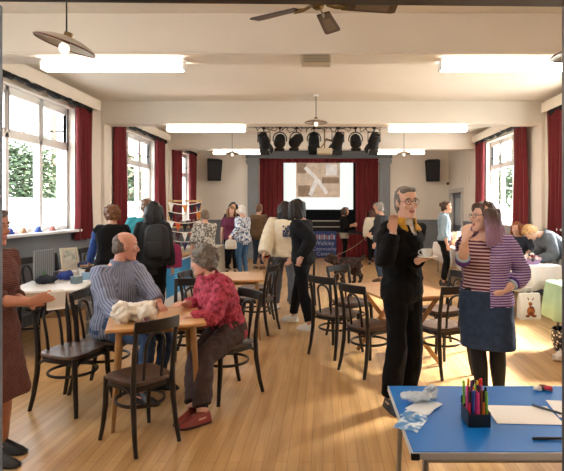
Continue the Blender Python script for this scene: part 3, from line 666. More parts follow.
# striped grey board & panels standing
item('striped_board', MB().box((0, 0, .17), (.02, .36, .34)), mat('striped board', '#8d9296', .6, pattern=('bandY', '#5d6265', 9, .5)), W(44, 277, 5.9) - V((0, 0, .02)) , -6, 'grey striped board propped on a chair behind the stall', 'board')
fp = L(-.17, 1.36)
f = thing('picture_frame', 'cream framed picture standing on the left stall', 'picture', fp, 62)
fr = MB(); fr.box((0, 0, .02), (.25, .025, .03)).box((0, .06, .295), (.25, .025, .03)).box((-.115, .03, .157), (.025, .03, .28), Rx(-12)).box((.115, .03, .157), (.025, .03, .28), Rx(-12))
fr.build('frame', mat('pale frame', '#cbbfa6', .5), f, .003); MB().box((0, .032, .157), (.21, .008, .26), Rx(-12)).build('print', mat('faded print', '#c7bfae', .7, pattern=('noise', '#9aa094', 16, .55), var=.2, vscale=20), f)
item('black_panel', MB().box((0, 0, .14), (.2, .015, .28), Rx(-14)), black, L(-.28, .86), 75, 'dark panel leaning beside the cream framed picture', 'panel')
item('wicker_box', MB().box((0, 0, .045), (.2, .12, .09)), mat('wicker', '#8a6238', .7, bump=.8, bscale=90), L(.08, 1.22), 20, 'brown wicker box in front of the framed picture', 'box')
fabric(L(.02, 1.52), .13, '#1f2b4d', 'navy folded fabric at the far end of the left stall', 1, z=.09)
fabric(L(.2, 1.3), .11, '#2f9fb0', 'turquoise folded fabric in front of the navy fabric on left stall', 2, z=.07)
fabric(L(.18, 1.55), .1, '#a9c6d6', 'pale blue folded fabric at the far corner of the left stall', 3, z=.14)
fabric(L(-.1, .2), .13, '#20242f', 'dark navy bundle at the near end of the left stall', 4, z=.07)
fabric(L(.0, .42), .1, '#2a3f8a', 'royal blue bundle in the middle of the left stall', 5, z=.08)
fabric(L(-.12, .72), .11, '#7a4038', 'reddish brown bundle beside the striped board on stall', 6, z=.06)
fabric(L(-.25, .4), .07, '#56764a', 'small green bundle behind the navy bundle on the stall', 9, z=.1)
for k, (u, v, h, lb) in enumerate(((.12, .75, '#e6e2da', 'white paper cup in the middle of the left stall'), (.05, .85, '#cfc9bd', 'beige paper cup beside the white one on the left stall'))):
    p = L(u, v); cup(p.x, p.y, p.z, lb, .08, .036, h)
for k, (u, v, r, w, d, lb) in enumerate(((.2, .25, 20, .2, .14, 'white card lying at the front of the left stall'), (.22, .95, 5, .15, .2, 'white price list lying near the wicker box'), (.18, .6, 40, .15, .1, 'small white card behind the price list'))):
    sheet(L(u, v), w, d, r, papm, 'card', lb, 'card')
for k, (u, v, h, lb) in enumerate(((.28, 1.1, '#d8dcdc', 'white glass ornament right of the wicker box'), (.3, 1.22, '#6aa6a0', 'green glass ornament at the right of the turquoise fabric'))):
    item('ornament', MB().lathe([(0, 0), (.03, 0), (.035, .02), (.015, .05), (.02, .08), (.01, .1), (0, .1)], n=14), mat('orn' + h, h, .25), L(u, v), 0, lb, 'ornament', 0)
for k, (u, v, h, w_, lb) in enumerate(((-.2, .62, '#2b2f3a', .13, 'small dark blue box beside the reddish bundle on the stall'), (.05, .6, '#c9c2b4', .1, 'small cream box at the middle of the left stall'), (.24, .42, '#7fa0b8', .09, 'little pale blue box near the white card on the stall'), (.1, 1.02, '#3b2a22', .14, 'low dark brown tray before the wicker box'), (.26, 1.42, '#e3e0da', .11, 'white box beside the turquoise fabric on the stall'), (.22, .1, '#6d7f88', .1, 'grey blue box at the near end of left stall'))):
    item('trinket_box', MB().box((0, 0, .035), (w_, w_ * .8, .07)).box((0, 0, .075), (w_ * 1.05, w_ * .85, .015)), mat('tr' + h, h, .6), L(u, v), 13 * k, lb, 'box', .003)
wb = mat('birch ply', '#b28f63', .6)
item('plywood_box', MB().span((-.25, -.16, 0), (.25, .16, .02)).span((-.25, -.16, 0), (.25, -.14, .42)).span((-.25, .14, 0), (.25, .16, .42)).span((-.25, -.16, 0), (-.23, .16, .42)).span((.23, -.16, 0), (.25, .16, .42)), wb, L(.1, .05, 0), 100, 'plywood crate standing under the left stall table', 'crate')
for k, (u, v, z, lb) in enumerate(((.12, .72, 0, 'translucent grey storage box on the floor under the stall'), (.12, .72, .235, 'translucent grey storage box stacked on another under the stall'))):
    t = thing('storage_box', lb, 'box', L(u, v, z), 100, 'storage boxes under the left stall'); sm = mat('translucent plastic', '#a7adb0', .35, var=.2, vscale=9)
    MB().loft([[V((sx * w, sy * w * .7, zz)) for sx, sy in ((-1, -1), (1, -1), (1, 1), (-1, 1))] for w, zz in ((.2, 0), (.23, .2), (.215, .2), (.19, .01))]).build('box_body', sm, t, .01)
    MB().span((-.24, -.17, .2), (.24, .17, .228)).build('lid', mat('box lid', '#c9cdce', .4), t, .008)
# window sill trinkets
for k, (px, h1, lb) in enumerate(((12, '#3a4fa8', 'blue and white folded fabric triangle at left of the sill'), (25, '#c89a7a', 'orange and white folded triangle second on the window sill'), (40, '#34509c', 'bright blue folded triangle third on the window sill'), (54, '#b5746a', 'small pink folded triangle last on the window sill'))):
    p = W(px, 229, 3.98 * 500 / (323 - px)); p.z = ZS + .003
    t = thing('folded_triangle', lb, 'ornament', p, 80, 'folded triangles on the window sill')
    MB().prism([(-.09, 0), (.03, 0), (-.03, .085)], -.02, .02, Matrix(((1, 0, 0), (0, 0, 1), (0, 1, 0)))).build('fabric_fold', mat('tri' + h1, h1, .8, var=.2), t, .004)
    MB().prism([(0, 0), (.11, 0), (.06, .06)], -.015, .015, Matrix(((1, 0, 0), (0, 0, 1), (0, 1, 0)))).build('white_fold', mat('tri white', '#e7e5e2', .8), t, .004)
# ============================================================ CRAFT STALL WITH BUNTING
ct = thing('craft_stall', 'craft stall table with blue and white front banner by the left wall', 'table', (-2.78, 8.55, 0))
MB().span((-.3, -.85, .73), (.3, .85, .755)).build('table_top', wood('ply top', '#c08a56', '#a06c3c', .5), ct, .004)
for x in (-.25, .25):
    for y in (-.75, .75): MB().tube([(x, y, 0), (x, y, .73)], .016, 8).build('leg', black, ct)
MB().span((.305, -.82, .02), (.315, .82, .72)).build('front_banner', mat('white banner', '#dcdcda', .6), ct, smooth=False)
MB().span((.315, -.7, .17), (.321, .75, .69)).build('blue_panel', mat('sky blue print', '#1687c4', .5, var=.08, vscale=3), ct, smooth=False)
e = MB(); random.seed(4)
for i in range(9):
    z = .6 - .045 * i; y = -.3; w = .25 + .35 * random.random(); e.span((.3215, y, z), (.3225, y + w, z + .018))
e.build('banner_print', mat('pale banner print', '#7cc0e2', .6), ct, smooth=False)
bs = thing('bunting_stand', 'pale wooden display stand for bunting on the craft stall', 'stand', (-2.50, 9.05, .756), 14)
pine = wood('pale pine', '#cfae7c', '#b8935f', .6, (12, 12, 2))
for x in (-.27, .27): MB().span((x - .022, -.022, 0), (x + .022, .022, 1.0)).build('post', pine, bs, .003)
for z in (.02, .5, .97): MB().span((-.27, -.014, z - .015), (.27, .014, z + .015)).build('rail', pine, bs, .003)
fl = ['#e8e2d6', '#c4572a', '#2f2a4a', '#5a1722', '#1b1b20', '#3a1a24', '#d0803a', '#4b1a26', '#ece9e4', '#201a22']
random.seed(12)
for r, z in enumerate((.95, .79, .62, .45, .28)):
    t = thing('bunting_string', '%s string of triangular fabric flags on the bunting stand' % ('topmost', 'second', 'middle', 'fourth', 'lowest')[r], 'bunting', (-2.50, 9.05, .756), 14, 'bunting strings on the stand')
    n = 5; B = lambda u: z - .05 * math.sin(PI * u)
    MB().tube([(-.3 + .6 * i / 12, -.03, B(i / 12)) for i in range(13)], .008, 5).build('tape', mat('bunting tape', '#e3ddd0', .8), t)
    for k in range(n):
        u0, u1 = (k + .06) / n, (k + .94) / n; x0, x1 = -.3 + .6 * u0, -.3 + .6 * u1
        MB().prism([(x0, B(u0)), (x1, B(u1)), ((x0 + x1) / 2, B((u0 + u1) / 2) - .17)], .030, .034, Matrix(((1, 0, 0), (0, 0, -1), (0, 1, 0)))).build('flag', mat('flag' + fl[(k * 3 + r * 4) % 10], fl[(k * 3 + r * 4) % 10], .85, var=.15, vscale=40), t, smooth=False)
for k, (y, h, lb) in enumerate(((8.2, '#c9c4b8', 'small cream craft box at the near end of craft stall'), (8.5, '#d8d4cc', 'white craft card box in the middle of craft stall'), (8.75, '#8a5a3a', 'brown craft box beside the bunting stand'))):
    item('craft_box', MB().box((0, 0, .05), (.16, .13, .1)), mat('cb' + h, h, .7), (-2.62 - .06 * k, y, .757), 10 * k, lb, 'box')
mt = thing('side_table', 'cloth-covered table beside the woman in maroon near the back', 'table', (-2.75, 11.3, 0))
MB().span((-.4, -.5, .70), (.4, .5, .73)).build('table_top', wb, mt); pb = MB(); rings = []
for z, g in ((.0, 1.06), (.4, 1.03), (.733, 1.0), (.738, .98)):
    rings.append([V((.42 * g * max(-1, min(1, 1.5 * math.cos(a))) + .012 * math.sin(a * 14) * (g - .98) * 12, .52 * g * max(-1, min(1, 1.5 * math.sin(a))), z)) for a in [2 * PI * i / 72 for i in range(72)]])
pb.loft(rings).build('tablecloth', mat('beige cloth', '#a59a88', .85), mt)
# ============================================================ RIGHT STALLS
wc = mat('white table cloth', '#e6dfda', .8, var=.03)
def clothed(name, x, y, rot, w, d, drop, m, label):
    t = thing(name, label, 'table', (x, y, 0), rot); hw, hd = w / 2, d / 2
    MB().span((-hw, -hd, .70), (hw, hd, .735)).build('table_top', wb, t, .004)
    for sx in (-1, 1):
        for sy in (-1, 1): MB().tube([(sx * (hw - .08), sy * (hd - .08), 0), (sx * (hw - .08), sy * (hd - .08), .7)], .016, 8).build('leg', metal, t)
    rings = []
    for i, (z, e) in enumerate(((.75 - drop, .035), (.75 - drop * .5, .028), (.74, .016), (.752, .0), (.752, -.1))):
        ring = []; n = 96
        for j in range(n):
            a = 2 * PI * j / n; ca, sa = math.cos(a), math.sin(a); q = max(abs(ca), abs(sa)); px, py = ca / q, sa / q
            rip = (.018 * math.sin(j * .9) + .01 * math.sin(j * .37 + 1)) * (1 if i < 2 else 0) * (.75 - z) / drop
            ring.append(V((px * (hw + e) + ca * rip, py * (hd + e) + sa * rip, z + (.02 * math.sin(j * .26) if i == 0 else 0))))
        rings.append(ring)
    b = MB().loft(rings, False); k = len(rings) * 0; b.f.append(tuple(range(4 * 96, 5 * 96))); b.mi.append(0)
    o = b.build('tablecloth', m, t); s = o.modifiers.new('solid', 'SOLIDIFY'); s.thickness = .004; s.offset = 1
    return t
clothed('stall_table', 3.08, 7.75, 6, .78, .75, .36, wc, 'stall table under a white cloth at the right')
clothed('stall_table', 3.12, 5.48, 0, .98, .75, .40, mat('pale green cloth', '#9cc0a6', .85, var=.1, vscale=4), 'table under a pale green cloth at the right edge')
clothed('stall_table', 3.18, 11.0, 0, .8, 3.0, .4, wc, 'long stall table behind the lavender-haired woman on the right')
bk = thing('sweet_basket', 'round purple-rimmed basket of pale sweets on the white-cloth stall', 'basket', (3.14, 7.58, .757))
MB().lathe([(.12, 0), (.15, .05), (.165, .07), (.145, .07), (.11, .01)], n=24).build('basket_body', mat('lilac basket', '#a98bb6', .7), bk)
random.seed(21); cols = ['#efe6da', '#d9b7a0', '#8a3a3a', '#3a2a2c', '#e8d9d0', '#c98a9a']
for k in range(16):
    a = k * 2.4; r = .03 + .115 * (k / 16) ** .6; item('wrapped_sweet', MB().ell((0, 0, .02), (.034, .026, .025), Rz(k * 40), 10), mat('sweet' + cols[k % 6], cols[k % 6], .6), (3.14 + r * math.cos(a), 7.58 + r * math.sin(a), .80 + .10 * (1 - r / .15)), 0, 'wrapped sweet heaped in the purple-rimmed basket', 'sweet', 0, 'sweets heaped in the basket')
tb = thing('gift_bag', 'white paper bag with a brown hare picture standing by the white-cloth stall', 'bag', (2.98, 7.24, 0), 4)
MB().loft([[V((sx * .15, sy * d, z)) for sx, sy in ((-1, -1), (1, -1), (1, 1), (-1, 1))] for d, z in ((.07, 0), (.06, .2), (.03, .37))]).build('bag_body', mat('white bag paper', '#dcd6cc', .7), tb, .004)
yy = -.073; hm = MB(); T = lambda x, z: V((x, -.072 + .04 * (z / .37) ** 1.3, z))
hm.ell((.0, -.066, .12), (.06, .012, .075)).ell((-.005, -.052, .21), (.035, .01, .04)).ell((-.025, -.04, .275), (.012, .008, .045), Ry(-18)).ell((.03, -.04, .27), (.012, .008, .045), Ry(28)).ell((-.05, -.07, .05), (.03, .008, .02)).ell((.05, -.07, .05), (.035, .008, .02))
hm.build('hare_picture', mat('hare brown', '#b5692c', .8, pattern=('noise', '#7a3a1c', 20, .5)), tb)
for s in (-1, 1): MB().tube([(-.05, s * .02, .36), (-.045, s * .02, .45), (.045, s * .02, .45), (.05, s * .02, .36)], .004, 6).build('handle', papm, tb)
lb_ = thing('lace_basket', 'black and white patterned basket at right edge beside the green cloth', 'basket', (2.74, 5.62, 0))
MB().lathe([(.13, 0), (.16, .12), (.165, .24), (.15, .24), (.12, .02)], n=24).build('basket_body', mat('black white lattice', '#d9d6d0', .6, pattern=('vor', '#1c1c1e', 26, .35)), lb_)
me = remesh(MB().ell((0, 0, .05), (.09, .05, .06)).ell((.05, .02, .06), (.05, .05, .05)), .01, 1, .03, 18); o = link(me, 'crumpled_cloth', wc); o.location = (2.49, 5.22, .005); tag(o, 'white crumpled cloth on the floor at the right edge', 'cloth')
random.seed(31)
goods = [('#f1ece2', 'white'), ('#d07a34', 'orange'), ('#e9c9a0', 'cream'), ('#6a2733', 'maroon'), ('#e2e6e8', 'pale grey'), ('#2e2a2c', 'black'), ('#d9dce0', 'silver'), ('#c2485a', 'pink'), ('#e6b252', 'golden'), ('#86622f', 'brown'), ('#f3efe8', 'ivory'), ('#a8b8c4', 'pale blue')]
for k in range(24):
    h, nm = goods[k % 12]; r, c_ = divmod(k, 6); x = 2.87 + .19 * r + random.uniform(-.03, .03); y = 9.75 + .5 * c_ + random.uniform(-.06, .06)
    kind = ('candle_jar', 'gift_box', 'soft_toy')[k % 3]
    if kind == 'candle_jar': b = MB().lathe([(.05, 0), (.055, .02), (.055, .13), (.035, .15), (.035, .17), (0, .17)], n=14); bv = 0
    elif kind == 'gift_box': b = MB().box((0, 0, .08), (.16, .12, .16)).box((0, 0, .165), (.17, .13, .03)); bv = .005
    else: b = MB().ell((0, 0, .07), (.07, .06, .075)).ell((0, -.01, .17), (.05, .048, .05)).ell((-.035, 0, .215), .018).ell((.035, 0, .215), .018); bv = 0
    hz = random.uniform(1.0, 1.7); b.v = [V((p.x * 1.15, p.y * 1.15, p.z * hz)) for p in b.v]
    item(kind, b, mat('good' + h, h, .6), (x, y, .757), random.uniform(-30, 30), '%s %s, %s along the stall in %s row behind lavender-haired woman' % (nm, kind.replace('_', ' '), ('first', 'second', 'third', 'fourth', 'fifth', 'last')[c_], ('the aisle-side', 'the second', 'the third', 'the wall-side')[r]), kind.split('_')[-1], bv, 'goods on the long right stall')
# ============================================================ PEOPLE
HEADP = [(-.120, .020, -.080, -.045), (-.112, .034, -.090, -.020), (-.095, .047, -.092, .010), (-.07, .056, -.089, .045), (-.04, .064, -.087, .072), (0, .071, -.083, .089), (.04, .0745, -.087, .098), (.075, .070, -.078, .093), (.10, .054, -.056, .072), (.113, .033, -.03, .05), (.119, .012, -.005, .022)]
TORSO = [(-.125, .085, .07, .085), (-.09, .145, .10, .115), (-.04, .168, .112, .125), (.03, .165, .108, .115), (.11, .143, .102, .095), (.20, .143, .102, .10), (.29, .158, .112, .112), (.36, .166, .108, .112), (.42, .160, .092, .10), (.46, .130, .074, .085), (.49, .085, .06, .072), (.515, .060, .054, .060)]
ARM = [(0, .056), (.15, .054), (.5, .047), (1, .040), (1.3, .041), (2, .027)]
LEG = [(0, .088), (.25, .083), (.6, .068), (1, .054), (1.3, .055), (1.7, .042), (2, .034)]
def ik(a, b, l1, l2, hint):
    d = b - a; L = d.length
    if L > (l1 + l2) * .999: b = a + d * ((l1 + l2) * .999 / L); d = b - a; L = d.length
    t = d / L; x = (l1 * l1 - l2 * l2 + L * L) / (2 * L); h = math.sqrt(max(0, l1 * l1 - x * x))
    p = V(hint); p = p - t * p.dot(t)
    if p.length < 1e-5: p = t.orthogonal()
    return a + t * x + p.normalized() * h, b
def ringe(c, R, w, f, b, n=28, e=2.4):
    out = []
    for j in range(n):
        a = 2 * PI * j / n; ca, sa = math.cos(a), math.sin(a); r = (abs(ca) ** e + abs(sa) ** e) ** (-1 / e)
        out.append(c + R @ V((w * ca * r, (b if sa > 0 else f) * sa * r, 0)))
    return out
def skinmat(h): return mat('skin' + h, h, .5, var=.05, vscale=30, spec=.4)
class Person: pass
def person(label, x, y, yaw, H=1.66, hip=None, lean=0, side=0, twist=0, head=(0, 0, 0), hr=None, hl=None, er=(-.35, .6, -.5), el=(.35, .6, -.5), fr=None, fl=None, kr=(0, -1, .1), kl=(0, -1, .1),
           girth=1.0, shw=.17, belly=0.0, bust=0.0, skin='#c99a80', near=False, hair=None, clothes=(), shoes=None, glasses=False, hdr=None, hdl=None, npr=None, npl=None, curl=22, armg=1.0, legg=1.0, name='person', face_detail=None, hip_pitch=.25, lips='#a0605a', group=None, neck=0, toe=(0, 0)):
    s = H / 1.70; R0 = Rz(yaw); base = V((x, y, 0)); root = thing(name, label, 'person', (x, y, 0), yaw, group)
    inv = R0.transposed()
    def loc(p):                                   # world -> local
        return inv @ (V(p) - base)
    P = Person(); P.root = root; vox = .0075 if near else .014
    hipz = (.93 * s if hip is None else hip)
    hp = V((0, 0, hipz)) if not isinstance(hip, (tuple, list, Vector)) else loc(hip)
    # spine
    Rp = Rx(lean * hip_pitch); tab = []; pos = hp.copy(); N = 26; step = .54 * s / N
    def Rat(h):
        t = min(1, max(0, h / (.24 * s))); t = t * t * (3 - 2 * t); q = hip_pitch + (1 - hip_pitch) * t
        return Rz(twist * t) @ Rx(lean * q) @ Ry(side * t)
    for i in range(N + 1):
        h = i * step; tab.append((h, pos.copy(), Rat(h))); pos = pos + Rat(h) @ V((0, 0, step))
    def spine(h):
        if h < 0: return hp + Rp @ V((0, 0, h)), Rp
        i = min(N, int(round(h / step))); d = h - tab[i][0]; return tab[i][1] + tab[i][2] @ V((0, 0, d)), tab[i][2]
    def torso(off, h0, h1, shape=None, hemflare=0.0, n=28):
        rs = []; hs = sorted(set([h0, h1] + [q[0] for q in TORSO if h0 < q[0] < h1] + [lerp(h0, h1, k / 6) for k in range(1, 6)]))
        for h in hs:
            w, f, b = interp(TORSO, h); g = girth if h < .40 else lerp(girth, 1, min(1, (h - .40) / .08))
            w *= g * s; f *= (.55 + .45 * girth if h > .4 else girth) * s; b *= (.6 + .4 * girth) * s
            w *= 1 + (shw / .17 - 1) * max(0, min(1, (h - .2) / .2))
            f += belly * math.exp(-((h - .12) / .12) ** 2) + bust * math.exp(-((h - .30) / .07) ** 2)
            o = off + hemflare * max(0, 1 - (h - h0) / .15)
            c, R = spine(h * s); rs.append(ringe(c, R, w + o, f + o, b + o, n))
        return rs
    Rc = spine(.42 * s)[1]; nb, _ = spine(.50 * s)
    hy, hpit, hr_ = head; Rh = Rz(hy) @ Rx(hpit) @ Ry(hr_)
    hc = nb + Rc @ V((0, -.012 * s, .026 * s)) + (Rx(neck) @ Rc) @ V((0, -.005, .018 * s)) + Rh @ V((0, -.022, .112)) * s
    P.hc = hc; P.Rh = Rh
    body = MB(); body.loft(torso(0, -.125, .515))
    body.tube([spine(.47 * s)[0], nb + Rc @ V((0, 0, .01)), hc + Rh @ V((0, .022, -.06)) * s, hc + Rh @ V((0, .022, -.0)) * s], [.062 * s, .054 * s, .051 * s, .05 * s], 14)
    body.loft([ringe(hc + Rh @ V((0, 0, z)) * s, Rh, w * s, -f * s, b * s, 24, 2.15) if b > 0 else [hc + Rh @ (V((0, (f + b) / 2, z)) + V((w * math.cos(2 * PI * j / 24), (b - f) / 2 * math.sin(2 * PI * j / 24), 0))) * s for j in range(24)] for z, w, f, b in HEADP])
    hv = lambda q: hc + Rh @ V(q) * s
    body.tube([hv((0, -.082, .022)), hv((0, -.094, .0)), hv((0, -.108, -.026)), hv((0, -.10, -.034))], [.008 * s, .010 * s, .0135 * s, .010 * s], 8)
    for sg in (-1, 1):
        body.ell(hv((sg * .012, -.094, -.032)), (.009 * s, .011 * s, .008 * s), Rh, 8)
        body.ell(hv((sg * .074, .008, -.004)), (.010 * s, .020 * s, .033 * s), Rh @ Rz(sg * 18), 10)
        body.ell(hv((sg * .036, -.072, -.022)), (.024 * s, .016 * s, .020 * s), Rh, 10)
        body.ell(hv((sg * .030, -.079, .034)), (.026 * s, .010 * s, .008 * s), Rh, 10)
    body.ell(hv((0, -.088, -.058)), (.024 * s, .009 * s, .0075 * s), Rh, 10); body.ell(hv((0, -.087, -.070)), (.020 * s, .009 * s, .007 * s), Rh, 10); body.ell(hv((0, -.084, -.103)), (.022 * s, .012 * s, .014 * s), Rh, 10)
    # arms
    limbs = {}
    for sg, tgt, hint, hd, npm in ((-1, hr, er, hdr, npr), (1, hl, el, hdl, npl)):
        sh = spine(.435 * s)[0] + Rc @ V((sg * (shw + .002) * s, .008, 0))
        if tgt is None: w = sh + V((sg * .075, -.05, -.525)) * s
        else: w = loc(tgt) if len(tgt) == 3 else V(tgt[:3])
        e, w = ik(sh, w, .285 * s, .255 * s, hint)
        inn = spine(.43 * s)[0] + Rc @ V((sg * (shw - .045) * s, .004, 0))
        pts = []
        for u in (0, .15, .33, .5, .67, .84, .95, 1.05, 1.18, 1.35, 1.5, 1.7, 1.85, 2.0):
            p = lerp(sh, e, u) if u <= 1 else lerp(e, w, u - 1)
            if .9 < u < 1.1: p = lerp(p, lerp(lerp(sh, e, .9), lerp(e, w, .1), (u - .9) / .2), .5)
            pts.append((u, p))
        limbs[sg] = dict(sh=sh, e=e, w=w, inn=inn, pts=pts)
        k = armg * s
        body.tube([inn] + [p for u, p in pts], [.058 * k] + [interp(ARM, u)[0] * k for u, p in pts], 12)
        d = ((inv @ V(hd)) if hd else (w - e)).normalized()
        nrm = (inv @ V(npm)) if npm else V((-sg, -.1, 0)); nrm = (nrm - d * nrm.dot(d)).normalized(); acr = d.cross(nrm) ; acr.normalize()
        if acr.y > 0: acr = -acr           # thumb side forward by default
        if npm: 
            acr = d.cross(nrm) * (sg)      # proper handedness
        hs = s * .97
        # palm
        rings = []
        for t, wd, th in ((0, .024, .020), (.02, .030, .017), (.05, .040, .015), (.085, .041, .012), (.093, .036, .009)):
            c = w + d * t * hs; rings.append([c + (acr * math.cos(2 * PI * j / 12) * wd + nrm * math.sin(2 * PI * j / 12) * th) * hs for j in range(12)])
        body.loft(rings)
        for i, (o, ln) in enumerate(((.030, .072), (.0105, .080), (-.0105, .075), (-.029, .060))):
            p = w + (d * .078 + acr * o) * hs; dd = (d + acr * o * 2.2).normalized(); pts2 = [p]; rr = [.0092 * hs]
            for q, fr_ in enumerate((.42, .32, .26)):
                a = math.radians(curl * (.6 + .35 * q) * (1 + .12 * i)); dd = (dd * math.cos(a) + nrm * math.sin(a)).normalized(); nrm2 = nrm
                p = p + dd * ln * fr_ * 1.12 * hs; pts2.append(p); rr.append((.0088, .008, .0066)[q] * hs)
                nrm = (nrm - dd * nrm.dot(dd)).normalized()
            nrm = (inv @ V(npm)) if npm else V((-sg, -.1, 0)); nrm = (nrm - d * nrm.dot(d)).normalized()
            body.tube(pts2, rr, 8)
        tp = w + (d * .022 + acr * .026) * hs; td = (d * .75 + acr * .65 + nrm * .3).normalized(); t2 = tp + td * .036 * hs; td2 = (d * .95 + acr * .15 + nrm * .35).normalized()
        body.tube([w + d * .012 * hs, tp, t2, t2 + td2 * .03 * hs], [.012 * hs, .0125 * hs, .0105 * hs, .008 * hs], 8)
        limbs[sg]['d'] = d; limbs[sg]['n'] = nrm
    # legs
    for sg, ft, hint in ((-1, fr, kr), (1, fl, kl)):
        hj = hp + Rp @ V((sg * .088 * s * (.6 + .4 * girth), 0, -.035 * s))
        if ft is None: an = V((sg * .10 * s, .02, .085 * s)); toe_yaw = sg * 8
        else: an = loc(ft[:3]); toe_yaw = ft[3] if len(ft) > 3 else sg * 6
        k_, an = ik(hj, an, (.418 if hip is None else .435) * s, (.402 if hip is None else .425) * s, hint)
        pts = []
        for u in (0, .15, .35, .55, .75, .9, 1.0, 1.1, 1.25, 1.45, 1.65, 1.85, 2.0):
            p = lerp(hj, k_, u) if u <= 1 else lerp(k_, an, u - 1)
            if .88 < u < 1.12: p = lerp(p, lerp(lerp(hj, k_, .88), lerp(k_, an, .12), (u - .88) / .24), .45)
            pts.append((u, p))
        limbs[sg]['leg'] = pts; limbs[sg]['an'] = an; limbs[sg]['toe'] = toe_yaw; k = legg * s
        body.tube([p for u, p in pts], [interp(LEG, u)[0] * k for u, p in pts], 14)
        f = Rz(toe_yaw) @ V((0, -1, 0)); up = V((0, 0, 1))
        body.tube([an + f * -.035 * s + up * -.04 * s, an + f * .03 * s - up * .045 * s, an + f * .10 * s - up * .06 * s, an + f * .15 * s - up * .066 * s], [.03 * s, .034 * s, .024 * s, .012 * s], 10)
    me = remesh(body, vox, 2)
    lip = mat('lips' + lips, lips, .4); sk = skinmat(skin)
    o = link(me, 'body', [sk, lip], root)
    if near:
        inv_h = Rh.transposed()
        for p in me.polygons:
            q = inv_h @ (V(p.center) - hc) / s
            if abs(q.x) < .024 and -.0745 < q.z < -.0535 and q.y < -.082: p.material_index = 1
        iris = mat('dark iris', '#2c2320', .2); ew = mat('eye white', '#d9d3cc', .25); brow = MB()
        for sg in (-1, 1):
            e = MB().ell(hv((sg * .031, -.0765, .012)), (.0135 * s, .0115 * s, .0085 * s), Rh, 12); ee = e.build('eye', ew, root)
            MB().ell(hv((sg * .031, -.0845, .012)), (.0062 * s, .004 * s, .0062 * s), Rh, 10).build('iris', iris, ee)
    P.limbs = limbs; P.spine = spine; P.s = s; P.hv = hv
    # clothes
    for c in clothes:
        kind = c['k']; off = c.get('off', .012); b = MB()
        if kind in ('top', 'dress'):
            b.loft(torso(off, c.get('hem', -.08), c.get('neck', .495), hemflare=c.get('flare', 0)))
            if c.get('collar'):
                q0, R = spine(.485 * s); q1, _ = spine(.535 * s); b.tube([q0, q1], [.074 * s + off, .066 * s + off], 16)
            sl = c.get('sleeve', 1.95)
            for sg in (-1, 1):
                if isinstance(c.get('sleeve'), tuple): sl = c['sleeve'][0 if sg < 0 else 1]
                if sl <= 0: continue
                L_ = limbs[sg]; pp = [(u, p) for u, p in L_['pts'] if u < sl]; u0 = pp[-1][0]
                endp = lerp(L_['sh'], L_['e'], sl) if sl <= 1 else lerp(L_['e'], L_['w'], sl - 1); pp.append((sl, endp))
                k = armg * s; ex = c.get('loose', 0)
                b.tube([L_['inn']] + [p for u, p in pp], [.060 * k + off] + [interp(ARM, u)[0] * k + off + ex * (.4 + .6 * min(1, u)) for u, p in pp], 14)
        if kind in ('trousers', 'tights'):
            b.loft(torso(off, -.125, c.get('waist', .09)))
            to = c.get('to', 1.93)
            for sg in (-1, 1):
                L_ = limbs[sg]; pp = [(u, p) for u, p in L_['leg'] if u < to]; an = L_['leg']; k_ = [p for u, p in an if u == 1.0][0]
                pp.append((to, lerp(k_, L_['an'], to - 1) if to > 1 else lerp(an[0][1], k_, to)))
                k = legg * s; fl_ = c.get('flare', 0)
                b.tube([p for u, p in pp], [interp(LEG, u)[0] * k + off + fl_ * max(0, u - .5) / 1.5 for u, p in pp], 16)
        if kind in ('skirt', 'dress'):
            top = c.get('waist', .10) if kind == 'skirt' else .05
            z1 = c['to']; rs = torso(off, -.04, top)[::-1]
            c0, R = spine(-.04 * s); w, f, bb = interp(TORSO, -.04); w *= girth * s; f *= girth * s; bb *= (.6 + .4 * girth) * s
            k0 = (limbs[-1]['leg'][6][1] + limbs[1]['leg'][6][1]) / 2; n_ = 6
            for i in range(1, n_ + 1):
                t = i / n_; z = lerp(c0.z, z1, t); cc = V((lerp(c0.x, k0.x, t), lerp(c0.y, k0.y * .7, t), z)); g = off + c.get('flare', .03) * t
                rs.append(ringe(cc, Matrix.Identity(3), w + g, f + g, bb + g))
            b.loft(rs)
        if kind == 'cuff':
            for sg in (-1, 1):
                L_ = limbs[sg]; cu_ = c['u'][0 if sg < 0 else 1]; us = [lerp(cu_[0], cu_[1], i / 4) for i in range(5)]; q = MB().tube([lerp(L_['e'], L_['w'], u - 1) for u in us], [interp(ARM, u)[0] * armg * s + off for u in us], 16)
                q.build(c['n'], c['m'], root)
            continue
        me = remesh(b, vox * c.get('vs', 1.15), 2, c.get('wr', .008 if near else .008), c.get('wf', 13), c.get('st', (1, 1, 1)))
        if c.get('stripe'):
            vals = []; ax = [tab[i][1] for i in range(0, len(tab), 3)]
            def near_seg(p, A):
                best = (9, 0, None)
                for i in range(len(A) - 1):
                    d = A[i + 1] - A[i]; t = max(0, min(1, (p - A[i]).dot(d) / d.dot(d))); q = A[i] + d * t
                    if (p - q).length < best[0]: best = ((p - q).length, i + t, q, d.normalized())
                return best
            for v in me.vertices:
                best = None
                for sg in (-1, 1):
                    L_ = limbs[sg]; A = [L_['sh'], L_['e'], L_['w']]; r_ = near_seg(v.co, A)
                    if r_[0] < .105 * s and r_[1] > .12 and (best is None or r_[0] < best[0]): best = r_
                if best:
                    d = best[3]; a0 = d.cross(V((0.3, 1, 0.2))).normalized(); b0 = d.cross(a0); q = v.co - best[2]; vals.append(math.atan2(q.dot(b0), q.dot(a0)) * .062)
                else:
                    r_ = near_seg(v.co, ax); q = R0i @ (v.co - r_[2]) if False else v.co - r_[2]; vals.append(math.atan2(q.x, -q.y) * .17)
            at = me.attributes.new('stripe', 'FLOAT', 'POINT'); at.data.foreach_set('value', vals)
